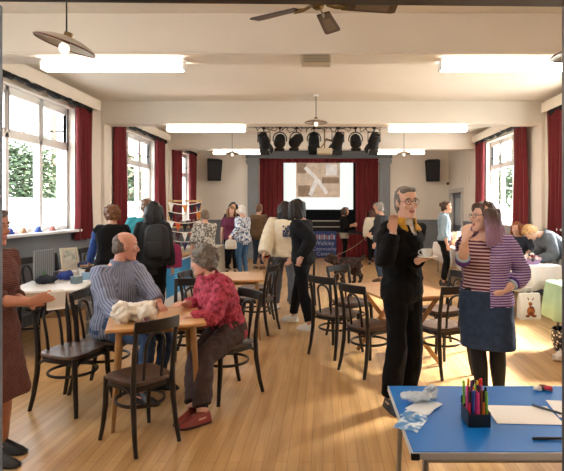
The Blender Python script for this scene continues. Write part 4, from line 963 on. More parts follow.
        if c.get('open'):
            ow, oz = c['open'], c.get('open_top', .52) * s
            bm = bmesh.new(); bm.from_mesh(me); kill = []
            c1, R1 = spine(.25 * s)
            for fc in bm.faces:
                q = R1.transposed() @ (fc.calc_center_median() - c1)
                if q.y < -.02 and q.z > c.get('oz0', -9) and c.get('ox0', -ow) * s < q.x < c.get('ox1', ow) * s: kill.append(fc)
            bmesh.ops.delete(bm, geom=kill, context='FACES'); bm.to_mesh(me); bm.free()
            oo = link(me, c['n'], c['m'], root); sd = oo.modifiers.new('s', 'SOLIDIFY'); sd.thickness = .006; sd.offset = 1
        else: oo = link(me, c['n'], c['m'], root)
        if c.get('l'): oo['label'] = c['l']
    if shoes:
        for sg in (-1, 1):
            L_ = limbs[sg]; an = L_['an']; f = Rz(L_['toe']) @ V((0, -1, 0)); r = Rz(L_['toe']) @ V((1, 0, 0)); sole = an.z - .085 * s + .003; rings = []
            low = 1 if shoes.get('low', True) else 0
            for t, w, hh in ((-.075, .018, .05), (-.065, .032, .078), (-.03, .039, .098), (.02, .041, .098), (.06, .044, .082), (.11, .047, .060), (.15, .041, .046), (.175, .026, .028), (.182, .012, .018)):
                ring = []
                for j in range(16):
                    a = 2 * PI * j / 16; ca, sa = math.cos(a), math.sin(a)
                    zz = hh * s * max(0, sa) if sa > 0 else -.0
                    wd = w * (1 if sa < .1 else (1 - .35 * sa)); ring.append(V((an.x, an.y, sole)) + f * t * s + r * ca * wd * s + V((0, 0, zz if sa > 0 else .004 * (1 + sa))))
                rings.append(ring)
            sh_ = MB().loft(rings).build('shoe', shoes['m'], root)
            so = [[p for p in rg] for rg in rings]
            sl = MB(); sl.loft([[V((q.x, q.y, sole - .002 + (.016 if k else 0) * s)) for q in [rings[i][0] for i in range(9)] + [rings[i][8] for i in range(8, -1, -1)]] for k in (0, 1)])
            sl.build('sole', shoes.get('sole', mat('shoe sole', '#2a2624', .7)), sh_)
    if hair: make_hair(P, hair, near)
    if glasses:
        g = MB()
        for sg in (-1, 1):
            g.tube([hv((sg * .033 + .025 * math.cos(a), -.098 + .006 * math.cos(a) ** 2, .008 + .019 * math.sin(a))) for a in [2 * PI * i / 16 for i in range(16)]], .0019, 6, loop=True)
            g.tube([hv((sg * .058, -.092, .014)), hv((sg * .076, -.05, .016)), hv((sg * .079, .012, .012))], .0022, 6)
        g.tube([hv((-.009, -.099, .012)), hv((0, -.104, .015)), hv((.009, -.099, .012))], .0024, 6)
        g.build('glasses', mat('thin metal frames', '#4a423f', .3, .6), root)
    return P
def make_hair(P, h, near):
    s = P.s; Rh = P.Rh; hv = P.hv; st = h['s']; b = MB()
    E = lambda c, r, R=None: b.ell(hv(c), tuple(q * s for q in r), Rh if R is None else Rh @ R, 16)
    vol = h.get('vol', 0)
    if st != 'bald':
        E((0, .022, .032), (.081 + vol, .096 + vol, .098 + vol)); E((0, .065, -.03), (.068 + vol, .048 + vol, .07))
        for sg in (-1, 1): E((sg * .062, .03, -.005), (.020 + vol, .045, .06))
    if st == 'bald':
        E((0, .068, -.025), (.066, .04, .05)); E((0, .055, .035), (.066, .056, .066))
        for sg in (-1, 1): E((sg * .064, .04, -.005), (.017, .045, .045))
    if st in ('short', 'curly', 'long', 'bun', 'bob') and h.get('fringe', True):
        E((0, -.03, .085), (.062, .05, .038 + vol))
    if st == 'long': E((0, -.012, .066), (.074, .074, .058))
    if st == 'man':
        E((.01, -.028, .092), (.058, .046, .03)); E((-.03, -.03, .09), (.035, .04, .028))
        for sg in (-1, 1): E((sg * .069, -.012, .02), (.010, .02, .04))
    if st == 'curly':
        random.seed(h.get('seed', 3))
        for i in range(70):
            a = random.uniform(0, 2 * PI); e = random.uniform(-.5, 1.5); p = V((math.cos(a) * math.cos(e) * .085, math.sin(a) * math.cos(e) * .1 + .025, .03 + .105 * math.sin(e)))
            if p.y < -.035 and p.z < .075: continue
            E(p, (.022 + vol * .4,) * 3)
    if st in ('long', 'bob'):
        ln = h.get('len', .3); random.seed(h.get('seed', 1)); fwd = h.get('fwd', 105)
        for i in range(26):
            a = math.radians(lerp(-fwd, fwd, i / 25)); sx, sy = math.sin(a), math.cos(a); l2 = ln * random.uniform(.85, 1.08)
            o = V((sx * .078, sy * .085 + .012, .06)); pts = []; rr = []
            for k in range(8):
                t = k / 7; q = hv(o + V((sx * .012 * min(1, t * 3), sy * .014, 0)))
                q = q - V((0, 0, 1)) * (l2 * t * s) + Rh @ V((sx, sy, 0)) * (h.get('spread', .02) * t + .006 * math.sin(i * 2.1 + k * 1.4)) * s
                pts.append(q); rr.append((.026 - .012 * max(0, t - .6) / .4) * s)
            b.tube(pts, rr, 8)
    if st == 'bun': E((0, .115, .045), (.042, .04, .042)); E((0, .09, .03), (.03, .03, .03))
    if st == 'pony':
        b.tube([hv((0, .1, .04)), hv((0, .14, .0)), hv((0, .14, -.1)), hv((0, .12, -.18))], [.022 * s, .03 * s, .024 * s, .008 * s], 10)
    me = remesh(b, .0075 if near else .012, 1, h.get('wr', .010), h.get('wf', 30), h.get('st', (1, 1, .25) if st in ('long', 'bob') else (1, 1, 1)))
    hm = h['m'] if not isinstance(h['m'], str) else mat('hair' + h['m'], h['m'], .5, var=.35, vscale=50, spec=.35)
    link(me, 'hair', hm, P.root)
    if near and st != 'long':
        e = MB()
        for sg in (-1, 1): e.tube([hv((sg * .014, -.0895, .031)), hv((sg * .032, -.0905, .037)), hv((sg * .050, -.080, .031))], [.003 * s, .0045 * s, .0025 * s], 6)
        e.build('eyebrows', hm, P.root)
# ---- garment materials
blk = mat('black garment', '#0b0b0d', .9, var=.25, vscale=6, spec=.2); blk2 = mat('charcoal garment', '#17181b', .9, var=.2, vscale=6, spec=.2)
jean = mat('blue denim', '#2f4564', .85, var=.18, vscale=30); djean = mat('dark denim', '#1f2a3a', .85, var=.15, vscale=30)
shoe_w = mat('white trainers', '#cfc8bf', .5); shoe_b = mat('black shoes', '#151516', .4); shoe_br = mat('brown leather', '#5a3d2a', .4)
T = lambda n, m, **k: dict(k='top', n=n, m=m, **k)
TR = lambda n, m, **k: dict(k='trousers', n=n, m=m, **k)
# 1 man in black with a cup
Pm = person('standing man in black holding a cup, one hand raised by his chin', .64, 4.04, 40, 1.765, lean=2, head=(-20, 3, -4), shw=.16, girth=.96, skin='#cfa38c', near=True,
   hr=W(393.5, 232, 3.80), er=(-.22, .25, -1), hdr=(-.06, -.1, 1), npr=(.35, -.9, 0), hl=W(418, 261, 3.80), el=(.12, .6, -.9), hdl=(.7, -.5, .25), npl=(-.5, .2, .85), curl=26, armg=1.0,
   fr=(.535, 3.99, .085, -20), fl=(.70, 4.12, .085, 5), hair=dict(s='man', m='#6a645d', wr=.006), glasses=True, shoes=dict(m=shoe_b),
   clothes=[T('shirt', mat('white shirt', '#d8d6d2', .8), off=.006, collar=True, sleeve=0), T('fleece_collar', mat('mustard lining', '#b98a2e', .9, var=.15, vscale=40), off=.026, collar=True, sleeve=0, hem=.44, open=.05, ox0=-.06, ox1=.02, neck=.51, wr=.004, l='mustard yellow jacket collar'),
            T('jacket', blk, off=.020, sleeve=1.93, loose=.004, hem=-.17, neck=.492, open=.03, ox0=-.025, ox1=.035, oz0=.165, wr=.014, wf=11), TR('trousers', mat('black trousers', '#0b0b0d', .9, var=.3, vscale=8, spec=.2), off=.012, flare=.03, wr=.012, wf=10, st=(1, 1, .5))])
def teacup(x, y, z, label):
    t = thing('tea_cup', label, 'cup', (x, y, z)); c = mat('white china', '#dcdad4', .2)
    MB().lathe([(.02, 0), (.028, .004), (.04, .035), (.042, .06), (.039, .06), (.036, .03), (.0, .01)], n=20).build('cup_body', c, t)
    MB().tube([(-.04 - .022 * math.sin(a), 0, .034 + .018 * math.cos(a)) for a in [PI * i / 8 for i in range(9)]], .004, 6).build('handle', c, t)
    MB().lathe([(0, -.006), (.05, -.006), (.07, .004), (.07, .007), (.0, -.002)], n=24).build('saucer', c, t)
pw = W(427, 257, 3.66); teacup(pw.x, pw.y, pw.z, 'white cup and saucer held by the man in black')
# 2 lavender-haired woman
stripe = mat('maroon striped jersey', '#5b1f38', .85, pattern=('bandZ', '#cdb3b8', 12, .64, .3)); lav = mat('purple striped knit', '#5d3f86', .9, pattern=('bandZ', '#b7a4c6', 16, .55, .5), var=.12, vscale=60)
hairl = bpy.data.materials.new('brown to lavender hair'); hairl.use_nodes = True
_n = hairl.node_tree.nodes; _l = hairl.node_tree.links; _tc = _n.new('ShaderNodeTexCoord'); _sx = _n.new('ShaderNodeSeparateXYZ'); _mr = _n.new('ShaderNodeMapRange'); _mx = _n.new('ShaderNodeMix'); _mx.data_type = 'RGBA'; _ns = _n.new('ShaderNodeTexNoise'); _ns.inputs['Scale'].default_value = 22; _ad = _n.new('ShaderNodeMath'); _ad.operation = 'MULTIPLY_ADD'; _ad.inputs[1].default_value = .12
_l.new(_tc.outputs['Object'], _sx.inputs[0]); _l.new(_tc.outputs['Object'], _ns.inputs['Vector']); _l.new(_ns.outputs['Fac'], _ad.inputs[0]); _l.new(_sx.outputs['Z'], _ad.inputs[2]); _l.new(_ad.outputs[0], _mr.inputs['Value']); _mr.inputs['From Min'].default_value = 1.60; _mr.inputs['From Max'].default_value = 1.48
_l.new(_mr.outputs[0], _mx.inputs['Factor']); _mx.inputs['A'].default_value = C('#4a352f'); _mx.inputs['B'].default_value = C('#8f6f8c'); _l.new(_mx.outputs['Result'], _n['Principled BSDF'].inputs['Base Color']); _n['Principled BSDF'].inputs['Roughness'].default_value = .5
person('standing woman with lavender hair and purple striped cardigan, hand at chin', 1.30, 4.0, -32, 1.64, lean=-1, head=(-46, 0, 0), girth=1.17, bust=.05, belly=.03, skin='#dbb29e', near=True, shw=.165, armg=1.0, legg=1.15,
   hr=W(465, 240, 3.72), er=(-.12, -.05, -1), hdr=(.12, .1, 1), npr=(.6, .7, 0), hl=W(505, 291, 3.84), el=(.5, .7, -.4), hdl=(-.85, -.2, -.35), npl=(-.3, .9, .2), curl=30,
   fr=(1.27, 3.96, .08, -8), fl=(1.42, 4.03, .08, 8), hair=dict(s='long', m=hairl, len=.32, fwd=104, spread=.06, vol=.004, wr=.012, wf=26, fringe=False), glasses=True, shoes=dict(m=shoe_b),
   clothes=[T('striped_top', stripe, off=.008, sleeve=.3, hem=-.02, neck=.455, wr=.007), T('cardigan', lav, off=.017, sleeve=(1.12, 1.5), loose=.008, hem=-.21, neck=.48, flare=.05, open=.1, ox0=-.22, ox1=.075, wr=.012),
            dict(k='skirt', n='denim_skirt', m=mat('denim skirt', '#22344f', .85, var=.2, vscale=25), to=.50, off=.018, flare=.008, waist=.06, wr=.006), dict(k='tights', n='tights', m=mat('black tights', '#0c0c0e', .8), off=.004, wr=0), dict(k='cuff', n='cuff', m=mat('purple knit', '#5b3a8e', .9), u=((1.06, 1.22), (1.42, 1.6)), off=.019), dict(k='cuff', n='cuff_lining', m=mat('pale blue lining', '#a9c3d6', .9), u=((1.2, 1.27), (1.58, 1.66)), off=.014)])
# cuffs: part of the cardigan
# 3 seated man in striped shirt
shirt = mat('grey striped shirt', '#82879a', .85, pattern=('bandA', '#535970', 52, .62), var=.12, vscale=12)
person('seated man in grey striped shirt, balding, turned towards the woman in red', -1.82, 4.40, 70, 1.76, hip=.59, lean=5, head=(44, 6, 0), girth=1.34, belly=.07, shw=.195, armg=1.22, skin='#c48c78', near=True,
   hr=W(126, 321, 3.92), hl=W(160, 305, 4.22), er=(-.05, .3, -1), el=(.5, .2, -.8), npr=(0, .3, -1), npl=(0, -.2, -1), fr=(-1.50, 4.12, .085, -6), fl=(-1.46, 4.46, .085, 6), hip_pitch=.2,
   hair=dict(s='bald', m='#5f5148', wr=.006), shoes=dict(m=shoe_b),
   clothes=[T('shirt', shirt, off=.014, sleeve=1.86, loose=.012, collar=True, hem=-.10, wr=.012, wf=12, stripe=True), TR('jeans', jean, off=.010, wr=.010)])
# 4 seated woman in red blouse
blouse = mat('raspberry textured blouse', '#ab3a50', .85, pattern=('noise', '#7a1a2c', 34, .56), var=.2, vscale=30, bump=.5, bscale=45)
person('seated woman with grey curls in red textured blouse, leaning on the table', -.83, 4.34, -47, 1.62, hip=.575, lean=25, head=(-46, 8, 0), girth=1.2, bust=.03, belly=.03, shw=.165, armg=1.15, skin='#c99a86', near=True,
   hr=(-1.18, 4.26, .785), hl=W(184, 319, 3.90), er=(-.5, .2, -.8), el=(.2, .3, -.9), npr=(0, .2, -1), npl=(0, .2, -1), fr=W(193, 405, 3.78).to_tuple()[:2] + (.085, 12), fl=(-.895, 3.70, .085, -4), kl=(.1, -1, .3), kr=(-.1, -1, .3), legg=1.2,
   hair=dict(s='curly', m='#6a625a', vol=.016, wr=.010, wf=40), shoes=dict(m=mat('red leather shoes', '#8a2f26', .4), sole=mat('rust soles', '#3a1a16', .7)),
   clothes=[T('blouse', blouse, off=.014, sleeve=1.75, loose=.014, hem=-.10, collar=True, wr=.016, wf=16), TR('trousers', mat('brown trousers', '#3d2b26', .85, var=.15, vscale=8), off=.014, flare=.012, to=1.86, wr=.010), dict(k='tights', n='socks', m=blkc if False else blackcloth, off=.004, wr=0)])
# 5 woman in rust dress at left edge
rust = mat('rust knitted dress', '#6b3a2c', .9, pattern=('bandZ', '#3b2220', 24, .62, .5), var=.15, vscale=30)
person('woman in rust striped dress standing at left edge holding a white booklet', -2.07, 3.08, 74, 1.59, head=(10, 4, 0), girth=1.06, bust=.03, skin='#b47c64', near=True,
   hr=W(30, 301, 2.98), hl=W(28, 303, 3.18), er=(-.3, .7, -.6), el=(.3, .7, -.6), hdr=(.9, .25, .2), hdl=(.9, -.25, .2), npr=(.1, 1, .2), npl=(.1, -1, .2), fr=(-2.04, 3.12, .08, 4), fl=(-2.1, 3.28, .08, 8), hair=dict(s='bun', m='#4a3428'), shoes=dict(m=mat('black sandal', '#19171a', .5)),
   clothes=[dict(k='dress', n='dress', m=rust, off=.014, sleeve=1.42, hem=-.1, to=.42, flare=.03, loose=.012), dict(k='tights', n='leggings', m=blk, off=.004, to=.93, wr=0)])
bk = thing('booklet', 'white folded booklet held by the woman in the rust dress', 'booklet', W(56, 300, 3.06), 35); MB().box((0, -.012, 0), (.10, .006, .12), Rx(18)).box((0, .012, 0), (.10, .006, .12), Rx(-10)).build('pages', papm, bk, .001)
# 6 woman bending at the left stall
person('woman with curly brown hair in black vest bending over the left stall', -2.68, 6.35, -160, 1.66, lean=22, head=(8, 30, 0), girth=1.1, skin='#bd8e76', hr=(-2.84, 6.75, .85), hl=(-3.1, 6.62, .85), hair=dict(s='curly', m='#6b4426', vol=.016, wr=.02), shoes=dict(m=shoe_b),
   clothes=[T('jumper', mat('blue jumper', '#274a8f', .85), off=.012, sleeve=1.9), T('vest', blk, off=.022, sleeve=.08, hem=-.15), TR('trousers', blk2)])
# 7 black jacket, long black hair
person('person with long black hair and black jacket seen from behind carrying a backpack', -2.26, 6.65, 172, 1.68, fr=(-2.20, 6.65, .085, 0), fl=(-2.32, 6.65, .085, 0), head=(5, 0, 0), girth=1.06, hair=dict(s='long', m='#121012', len=.25, fwd=120, spread=.03), shoes=dict(m=shoe_b), clothes=[T('jacket', mat('black quilted jacket', '#0d0d0f', .8, var=.3, vscale=20), off=.022, loose=.012, hem=-.2, flare=.01), TR('trousers', blk)])
def pack(x, y, z, rot, sx, sy, sz, m, label, nm, cat):
    t = thing(nm, label, cat, (x, y, z), rot); rings = []
    for zz, f in ((0, .8), (.04, 1), (.5, 1.02), (.85, .9), (.97, .6), (1, .3)): rings.append(ringe(V((0, 0, zz * sz)), Matrix.Identity(3), sx * f, sy * f, sy * f, 20, 3))
    MB().loft(rings).build('bag_body', m, t)
    MB().loft([ringe(V((0, -sy * 1.02, zz * sz)), Matrix.Identity(3), sx * .72 * f, sy * .35 * f, .01, 16, 3) for zz, f in ((.06, .8), (.1, 1), (.42, 1), (.48, .8))]).build('front_pocket', m, t)
    for s in (-1, 1): MB().tube([(s * sx * .6, sy * .9, sz * .1), (s * sx * .75, sy * 1.3, sz * .5), (s * sx * .6, sy * .8, sz * .97)], .012, 6, flat=.4).build('strap', mat('bag strap', '#2a2a2c', .7), t)
    MB().tube([(-.03, 0, sz), (-.02, 0, sz + .03), (.02, 0, sz + .03), (.03, 0, sz)], .006, 6).build('handle', m, t)
pack(-2.15, 6.47, .95, -8, .16, .10, .44, mat('black nylon', '#0a0a0c', .7, var=.2, vscale=12), 'black backpack on the back of the long-haired person in black', 'backpack', 'backpack')
pack(-2.02, 6.72, .80, 20, .12, .08, .32, mat('magenta cloth', '#8a2352', .8, var=.15), 'magenta shoulder bag beside the black backpack', 'shoulder_bag', 'bag')
person('person in teal jacket standing behind the long-haired person in black', -2.60, 7.35, -170, 1.74, head=(0, 10, 0), girth=1.25, shw=.19, hair=dict(s='short', m='#6d5240'), shoes=dict(m=shoe_b), clothes=[T('jacket', mat('teal jacket', '#1f7f88', .8, var=.1), off=.025, loose=.015), TR('trousers', blk2)])
flor = mat('grey floral blouse', '#b9b2a6', .85, pattern=('noise', '#5d564c', 26, .5), var=.2, vscale=50)
person('person in grey floral blouse facing the craft stall beyond the red-bloused woman', -2.12, 9.0, -165, 1.58, lean=8, head=(-5, 14, 0), girth=1.15, hr=(-2.3, 9.3, .95), hair=dict(s='short', m='#6b5a4a'), shoes=dict(m=shoe_b), clothes=[T('blouse', flor, off=.016, sleeve=1.2, loose=.01, hem=-.1), TR('trousers', blk2)])
person('woman in maroon top with long fair-brown hair facing the camera near back', -2.27, 12.35, 12, 1.64, head=(10, 4, 0), girth=1.1, bust=.04, hair=dict(s='long', m='#7a5636', len=.26), shoes=dict(m=shoe_b), clothes=[T('top', mat('maroon top', '#5d1a36', .85), sleeve=.7, off=.016, hem=-.16), TR('trousers', blk)])
whb = mat('white and blue print', '#cfd3d8', .85, pattern=('noise', '#3f5574', 22, .53))
person('white-haired person in blue and white print jacket and jeans holding pale bag', -1.86, 11.6, -125, 1.66, head=(-5, 4, 0), girth=1.15, hr=(-2.06, 11.45, 1.0), hl=(-2.06, 11.3, .95), hair=dict(s='short', m='#cfc9c2'), shoes=dict(m=shoe_b), clothes=[T('jacket', whb, off=.022, loose=.012, hem=-.16), TR('jeans', mat('mid blue jeans', '#355878', .85, var=.1))])
pack(-2.07, 11.24, .68, 10, .13, .06, .21, mat('pale canvas', '#b9b0a2', .8), 'pale canvas handbag of the white-haired person in print jacket', 'handbag', 'bag')
person('person in brown jacket seen from behind at the left of the stage', -1.70, 13.2, 165, 1.70, head=(-10, 4, 0), girth=1.12, hair=dict(s='short', m='#6a4a34'), shoes=dict(m=shoe_br), clothes=[T('jacket', mat('brown jacket', '#5c4327', .85, var=.15), off=.025, loose=.015, hem=-.16), TR('trousers', djean)])
person('person in a black cap mostly hidden behind the woman in maroon', -2.38, 13.2, 20, 1.74, hair=dict(s='bob', m='#151315', len=.12, vol=.01), shoes=dict(m=shoe_b), clothes=[T('top', blk2), TR('trousers', blk)])
# cream sweatshirt woman and black-clad woman walking
sw_ = mat('cream sweatshirt', '#dccfb6', .9, var=.05, vscale=8)
Pc = person('young woman in cream sweatshirt with dark graphic on her back and grey jeans', -.60, 7.75, 165, 1.70, head=(-20, 4, 0), girth=1.12, shw=.18, armg=1.2, hr=(-.36, 7.6, .95), hl=(-.90, 7.5, .88), el=(.7, -.3, -.3), fr=(-.46, 7.68, .085, 0), fl=(-.76, 7.85, .085, 0), hair=dict(s='long', m='#231a17', len=.27, fwd=120), shoes=dict(m=shoe_w),
   clothes=[T('sweatshirt', sw_, off=.03, loose=.03, hem=-.08, wr=.012), TR('jeans', mat('grey jeans', '#565a60', .85, var=.1), off=.018, flare=.02)])
# graphic: raised print on the sweatshirt
g = MB(); random.seed(9)
c0, R0_ = Pc.spine(.30 * Pc.s)
for i in range(9):
    for k in range(5):
        if random.random() < .55: g.box(c0 + R0_ @ V((-.04 - .02 * i, .166 - .0006 * (i - 4.5) ** 2, -.05 + .035 * k)), (.017, .03, .03))
g.build('back_graphic', mat('dark blue print', '#2c3f66', .8), Pc.root, smooth=False)
person('young woman in black sweatshirt and trousers walking across the hall, dark hair', -.27, 6.68, -112, 1.72, lean=4, head=(-4, 14, 0), girth=1.0, skin='#c0907a', hr=(-.40, 6.78, .92), hl=W(302, 257, 6.45), er=(0, .8, -.3), el=(0, .8, -.3), fr=(-.42, 6.95, .085, 0), fl=(-.16, 6.30, .085, -4), hair=dict(s='long', m='#17130f' if False else '#17120f', len=.22, fwd=118), shoes=dict(m=shoe_w, sole=mat('white sole', '#c8c2b8', .6)),
   clothes=[T('sweatshirt', blk2, off=.024, loose=.022, hem=-.06), TR('trousers', blk, off=.012, flare=.012)])
# near the stage
person('woman in black top and beige skirt standing before the stage facing right', .62, 14.9, 78, 1.62, head=(5, 8, 0), hl=(.92, 14.9, 1.12), hr=(.9, 14.8, 1.08), hair=dict(s='bob', m='#35221a', len=.2), shoes=dict(m=shoe_b), clothes=[T('top', blk, off=.02, sleeve=1.5, hem=-.02), dict(k='skirt', n='skirt', m=mat('beige skirt', '#8d8373', .85), to=.70, waist=.02, flare=.0), dict(k='tights', n='tights', m=blk, off=.004, wr=0)])
person('woman in cream coat with brown hair seen from behind near the stage curtain', 1.42, 14.2, 170, 1.58, hair=dict(s='bob', m='#4a2f22', len=.2), shoes=dict(m=shoe_b), clothes=[T('coat', mat('cream coat', '#c6bca8', .85), off=.025, loose=.012, hem=-.16), TR('trousers', blk)])
person('dark-haired person in black standing behind the woman in cream coat', 1.56, 15.0, 20, 1.76, hair=dict(s='short', m='#1c1614'), shoes=dict(m=shoe_b), clothes=[T('top', blk, off=.02), TR('trousers', blk)])
Pd = person('grey-haired man in dark jacket and jeans holding the dog leash', 1.27, 10.9, -118, 1.72, head=(-10, 8, 0), girth=1.1, shw=.18, hr=W(362, 243, 10.6), er=(-.1, .6, -.6), hair=dict(s='man', m='#85817c'), shoes=dict(m=shoe_br), clothes=[T('jacket', mat('dark grey jacket', '#1c1c20', .8, var=.12), off=.025, loose=.015, hem=-.14), TR('jeans', mat('navy jeans', '#27384f', .85), off=.014)])
person('person in pale denim shirt with dark bun and black skirt facing right', 2.52, 10.4, 80, 1.74, head=(6, 4, 0), hair=dict(s='bun', m='#3a261c'), shoes=dict(m=shoe_b), clothes=[T('denim_shirt', mat('pale denim', '#7e929f', .85, var=.1), off=.02, loose=.012, sleeve=1.5, collar=True, hem=-.02), TR('trousers', blk)])
person('auburn-haired woman in navy top seated behind the white-cloth stall', 3.50, 8.95, -40, 1.62, hip=.62, head=(-20, 10, 0), girth=1.1, hr=(3.15, 8.6, .85), hl=(3.5, 8.45, .85), fr=(3.2, 8.5, .085, 0), fl=(3.5, 8.4, .085, 0), hair=dict(s='bob', m='#8a4f2c', len=.2), shoes=dict(m=shoe_b), clothes=[T('top', mat('navy top', '#1c2230', .85)), TR('trousers', blk)])
dup(CH, (3.52, 8.98, 0), -40, 'bentwood chair under the auburn-haired woman behind the white-cloth stall')
person('fair-haired person in grey sweatshirt bending low over the white-cloth stall', 3.78, 7.85, -88, 1.68, hip=(3.78, 7.85, .88), lean=58, head=(0, 66, 0), girth=1.12, hip_pitch=.55, hr=(3.3, 7.98, .80), hl=(3.32, 7.72, .80), el=(.2, .3, -.4), er=(-.2, .3, -.4), skin='#cda48c', fr=(3.76, 7.98, .085, 0), fl=(3.8, 7.72, .085, 0), hair=dict(s='short', m='#b08a58', vol=.006), shoes=dict(m=shoe_b), clothes=[T('sweatshirt', mat('grey sweatshirt', '#5a6068', .88, var=.1), off=.024, loose=.018), TR('trousers', mat('pale trousers', '#b9b4ab', .85))])
# ============================================================ DOG
def dog():
    t = thing('dog', 'shaggy dark brown dog standing on a leash in the middle of the hall', 'dog', (.50, 10.35, 0), 38)
    b = MB()
    b.tube([(-.22, 0, .36), (-.1, 0, .35), (.08, 0, .37), (.22, 0, .38), (.28, 0, .38)], [.10, .125, .11, .10, .05], 14)
    b.tube([(-.2, 0, .38), (-.28, 0, .44), (-.33, 0, .49)], [.09, .075, .07], 12); b.ell((-.36, 0, .5), (.085, .07, .075)); b.tube([(-.38, 0, .49), (-.45, 0, .465), (-.48, 0, .46)], [.045, .034, .026], 10)
    for s in (-1, 1):
        b.ell((-.345, s * .075, .46), (.04, .018, .075)); b.tube([(-.18, s * .07, .34), (-.17, s * .075, .18), (-.18, s * .075, .03), (-.21, s * .075, .02)], [.055, .036, .03, .026], 10)
        b.tube([(.2, s * .07, .36), (.17, s * .08, .24), (.25, s * .08, .14), (.23, s * .08, .03), (.2, s * .08, .02)], [.075, .055, .034, .03, .026], 10)
    b.tube([(.27, 0, .4), (.36, 0, .47), (.43, 0, .48)], [.03, .03, .012], 8)
    me = remesh(b, .012, 1, .03, 20); link(me, 'body', mat('dark brown fur', '#33221a', .9, var=.5, vscale=26, bump=1, bscale=60), t)
    MB().tube([(-.27 + .07 * math.cos(a) * .4, .085 * math.sin(a), .45 + .07 * math.cos(a)) for a in [2 * PI * i / 18 for i in range(18)]], .010, 6, loop=True).build('collar', mat('red collar', '#7a1c20', .6), t)
    MB().ell((-.485, 0, .468), (.014, .016, .012)).build('nose', black, t); t.scale = (1.2, 1.2, 1.2); return t
DG = dog()
a = V((.25, 10.17, .63)); w = Pd.root.matrix_basis @ (Pd.limbs[-1]['w'] + Pd.limbs[-1]['d'] * .08)
tag(MB().tube([lerp(a, w, i / 10) - V((0, 0, .05 * math.sin(PI * i / 10))) for i in range(11)], .006, 6).build('leash', mat('tan leash', '#8a6f58', .7)), 'thin leash from the dog to the grey-haired man', 'leash')
# ============================================================ OUTSIDE
gm = mat('pale paving', '#b9b7b0', .9, var=.08, vscale=.6)
tag(MB().span((-40, -12, -.9), (-4.4, 45, -.8)).span((4.6, -12, -.9), (40, 45, -.8)).build('outdoor_ground', gm, smooth=False), 'pale paved ground outside the windows', 'ground')['kind'] = 'structure'
tag(MB().span((-10.2, 2, -.8), (-10, 40, 1.95)).build('garden_wall', mat('pale rendered wall', '#62686d', .8, var=.04, vscale=.8), smooth=False), 'pale blue-white garden wall outside the left windows', 'wall')
bld = thing('brick_house', 'pinkish brick house gable outside the nearest left window', 'building', (-20.0, 40.0, -.8))
MB().span((-1.2, -1, 0), (4, 5, 13)).build('brick_wall', mat('washed pink brick', '#8f5e54', .85, var=.1, vscale=6), bld, smooth=False)
MB().span((-1.4, -1.2, 13), (4.2, 5.2, 13.3)).build('roof', mat('slate', '#6b6e74', .7), bld, smooth=False)
def tree(x, y, h, r, cols, label, n=3600, seed=1):
    random.seed(seed); t = thing('leafy_tree', label, 'tree', (x, y, -.8), 0, 'trees outside')
    MB().tube([(0, 0, 0), (.05, 0, h * .3), (0, .1, h * .7)], [.16, .12, .05], 10).build('trunk', mat('bark', '#6b5a4a', .9), t)
    b = MB()
    for i in range(n):
        a = random.uniform(0, 2 * PI); e = math.asin(random.uniform(-1, 1)); q = random.random() ** .4
        p = V((math.cos(a) * math.cos(e), math.sin(a) * math.cos(e), math.sin(e) * 1.15)) * r * q
        p *= .8 + .45 * noise.noise(p * (1.6 / r) + V((seed, 0, 0))); p.z += h * .62
        R = Rz(random.uniform(0, 360)) @ Rx(random.uniform(-70, 70)); s = r * random.uniform(.028, .055)
        b.add([p + R @ V(q_) for q_ in ((-s, -s * .6, 0), (s, -s * .6, 0), (s * .8, s * .6, s * .2), (-s * .8, s * .6, s * .2))], [(0, 1, 2, 3)], random.randrange(len(cols)))
    b.build('foliage', [mat('leaf' + c, c, .7) for c in cols], t, smooth=False)
G = ['#3a4c30', '#4f6142', '#2a3a25', '#66755a']; G2 = ['#6b7d58', '#7d8d6c', '#5b6c4a']
tree(-12.6, 21.0, 6.2, 1.9, G, 'green leafy tree showing through the nearest left window', 4200, 3)
tree(-13.9, 25.0, 5.6, 1.5, G, 'smaller green tree beside the pink brick house outside', 3600, 4)
tree(-17.5, 20.0, 8.0, 2.6, G2, 'pale green tree behind the garden wall outside left windows', 3600, 5)
tree(-12.6, 33.0, 6.5, 2.3, G, 'green tree showing through the middle left window', 3000, 6)
tree(9.7, 27.0, 5.8, 2.0, G, 'pale tree outside the farther right window', 3000, 7)
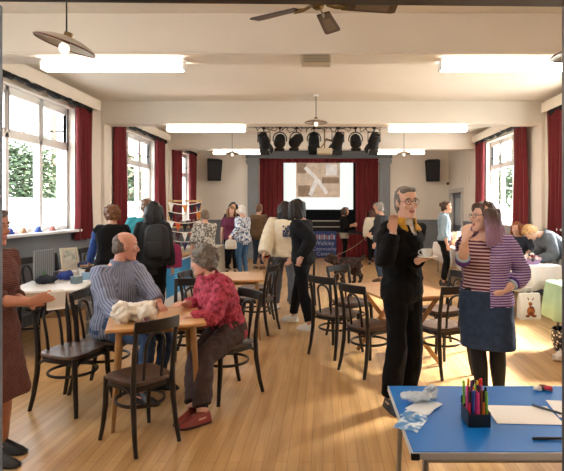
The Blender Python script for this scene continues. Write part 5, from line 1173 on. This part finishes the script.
# ============================================================ LIGHT AND CAMERA
w = bpy.data.worlds.new('overcast'); scene.world = w; w.use_nodes = True
nt = w.node_tree; bg = nt.nodes['Background']; tc = nt.nodes.new('ShaderNodeTexCoord'); sp = nt.nodes.new('ShaderNodeSeparateXYZ'); rp = nt.nodes.new('ShaderNodeMapRange'); mx = nt.nodes.new('ShaderNodeMix'); mx.data_type = 'RGBA'
nt.links.new(tc.outputs['Generated'], sp.inputs[0]); nt.links.new(sp.outputs['Z'], rp.inputs['Value']); rp.inputs['From Min'].default_value = -.1; rp.inputs['From Max'].default_value = .6
mx.inputs['A'].default_value = (1.0, .98, .95, 1); mx.inputs['B'].default_value = (.80, .90, 1.0, 1); nt.links.new(rp.outputs[0], mx.inputs['Factor']); nt.links.new(mx.outputs['Result'], bg.inputs['Color'])
bg.inputs['Strength'].default_value = 3.2
su = bpy.data.lights.new('sun', 'SUN'); su.energy = 18.5; su.angle = math.radians(14); su.color = (1, .95, .86)
so = bpy.data.objects.new('sun', su); COL.objects.link(so); d = V((-1, -.75, -.92)); so.rotation_euler = d.to_track_quat('-Z', 'Y').to_euler()
for wins, sx in ((LWIN, -1), (RWIN, 1)):
    for y0, y1 in wins:
        l = bpy.data.lights.new('window_portal', 'AREA'); l.shape = 'RECTANGLE'; l.size = y1 - y0; l.size_y = ZT - ZS; l.cycles.is_portal = True
        o = bpy.data.objects.new('window_portal', l); COL.objects.link(o); o.location = (sx * (HW + .28), (y0 + y1) / 2, (ZS + ZT) / 2); o.rotation_euler = V((-sx, 0, 0)).to_track_quat('-Z', 'Y').to_euler()
        if sx: l.size, l.size_y = (y1 - y0), (ZT - ZS)
cam = bpy.data.cameras.new('camera'); co = bpy.data.objects.new('camera', cam); COL.objects.link(co); scene.camera = co
co.location = (0, 0, EYE); co.rotation_euler = (PI / 2, 0, 0); cam.sensor_width = 36; cam.lens = 500 / 564 * 36; cam.clip_start = .05
cam.shift_x = -(323 - 282) / 564; cam.shift_y = -(235.5 - 208) / 564
vs = scene.view_settings; scene.display_settings.display_device = 'sRGB'; vs.view_transform = 'Standard'; vs.look = 'None'; vs.gamma = 1; vs.use_curve_mapping = False; vs.exposure = 1.8
scene.cycles.max_bounces = 8; scene.cycles.diffuse_bounces = 5; scene.cycles.use_denoising = True; scene.cycles.sample_clamp_indirect = 8
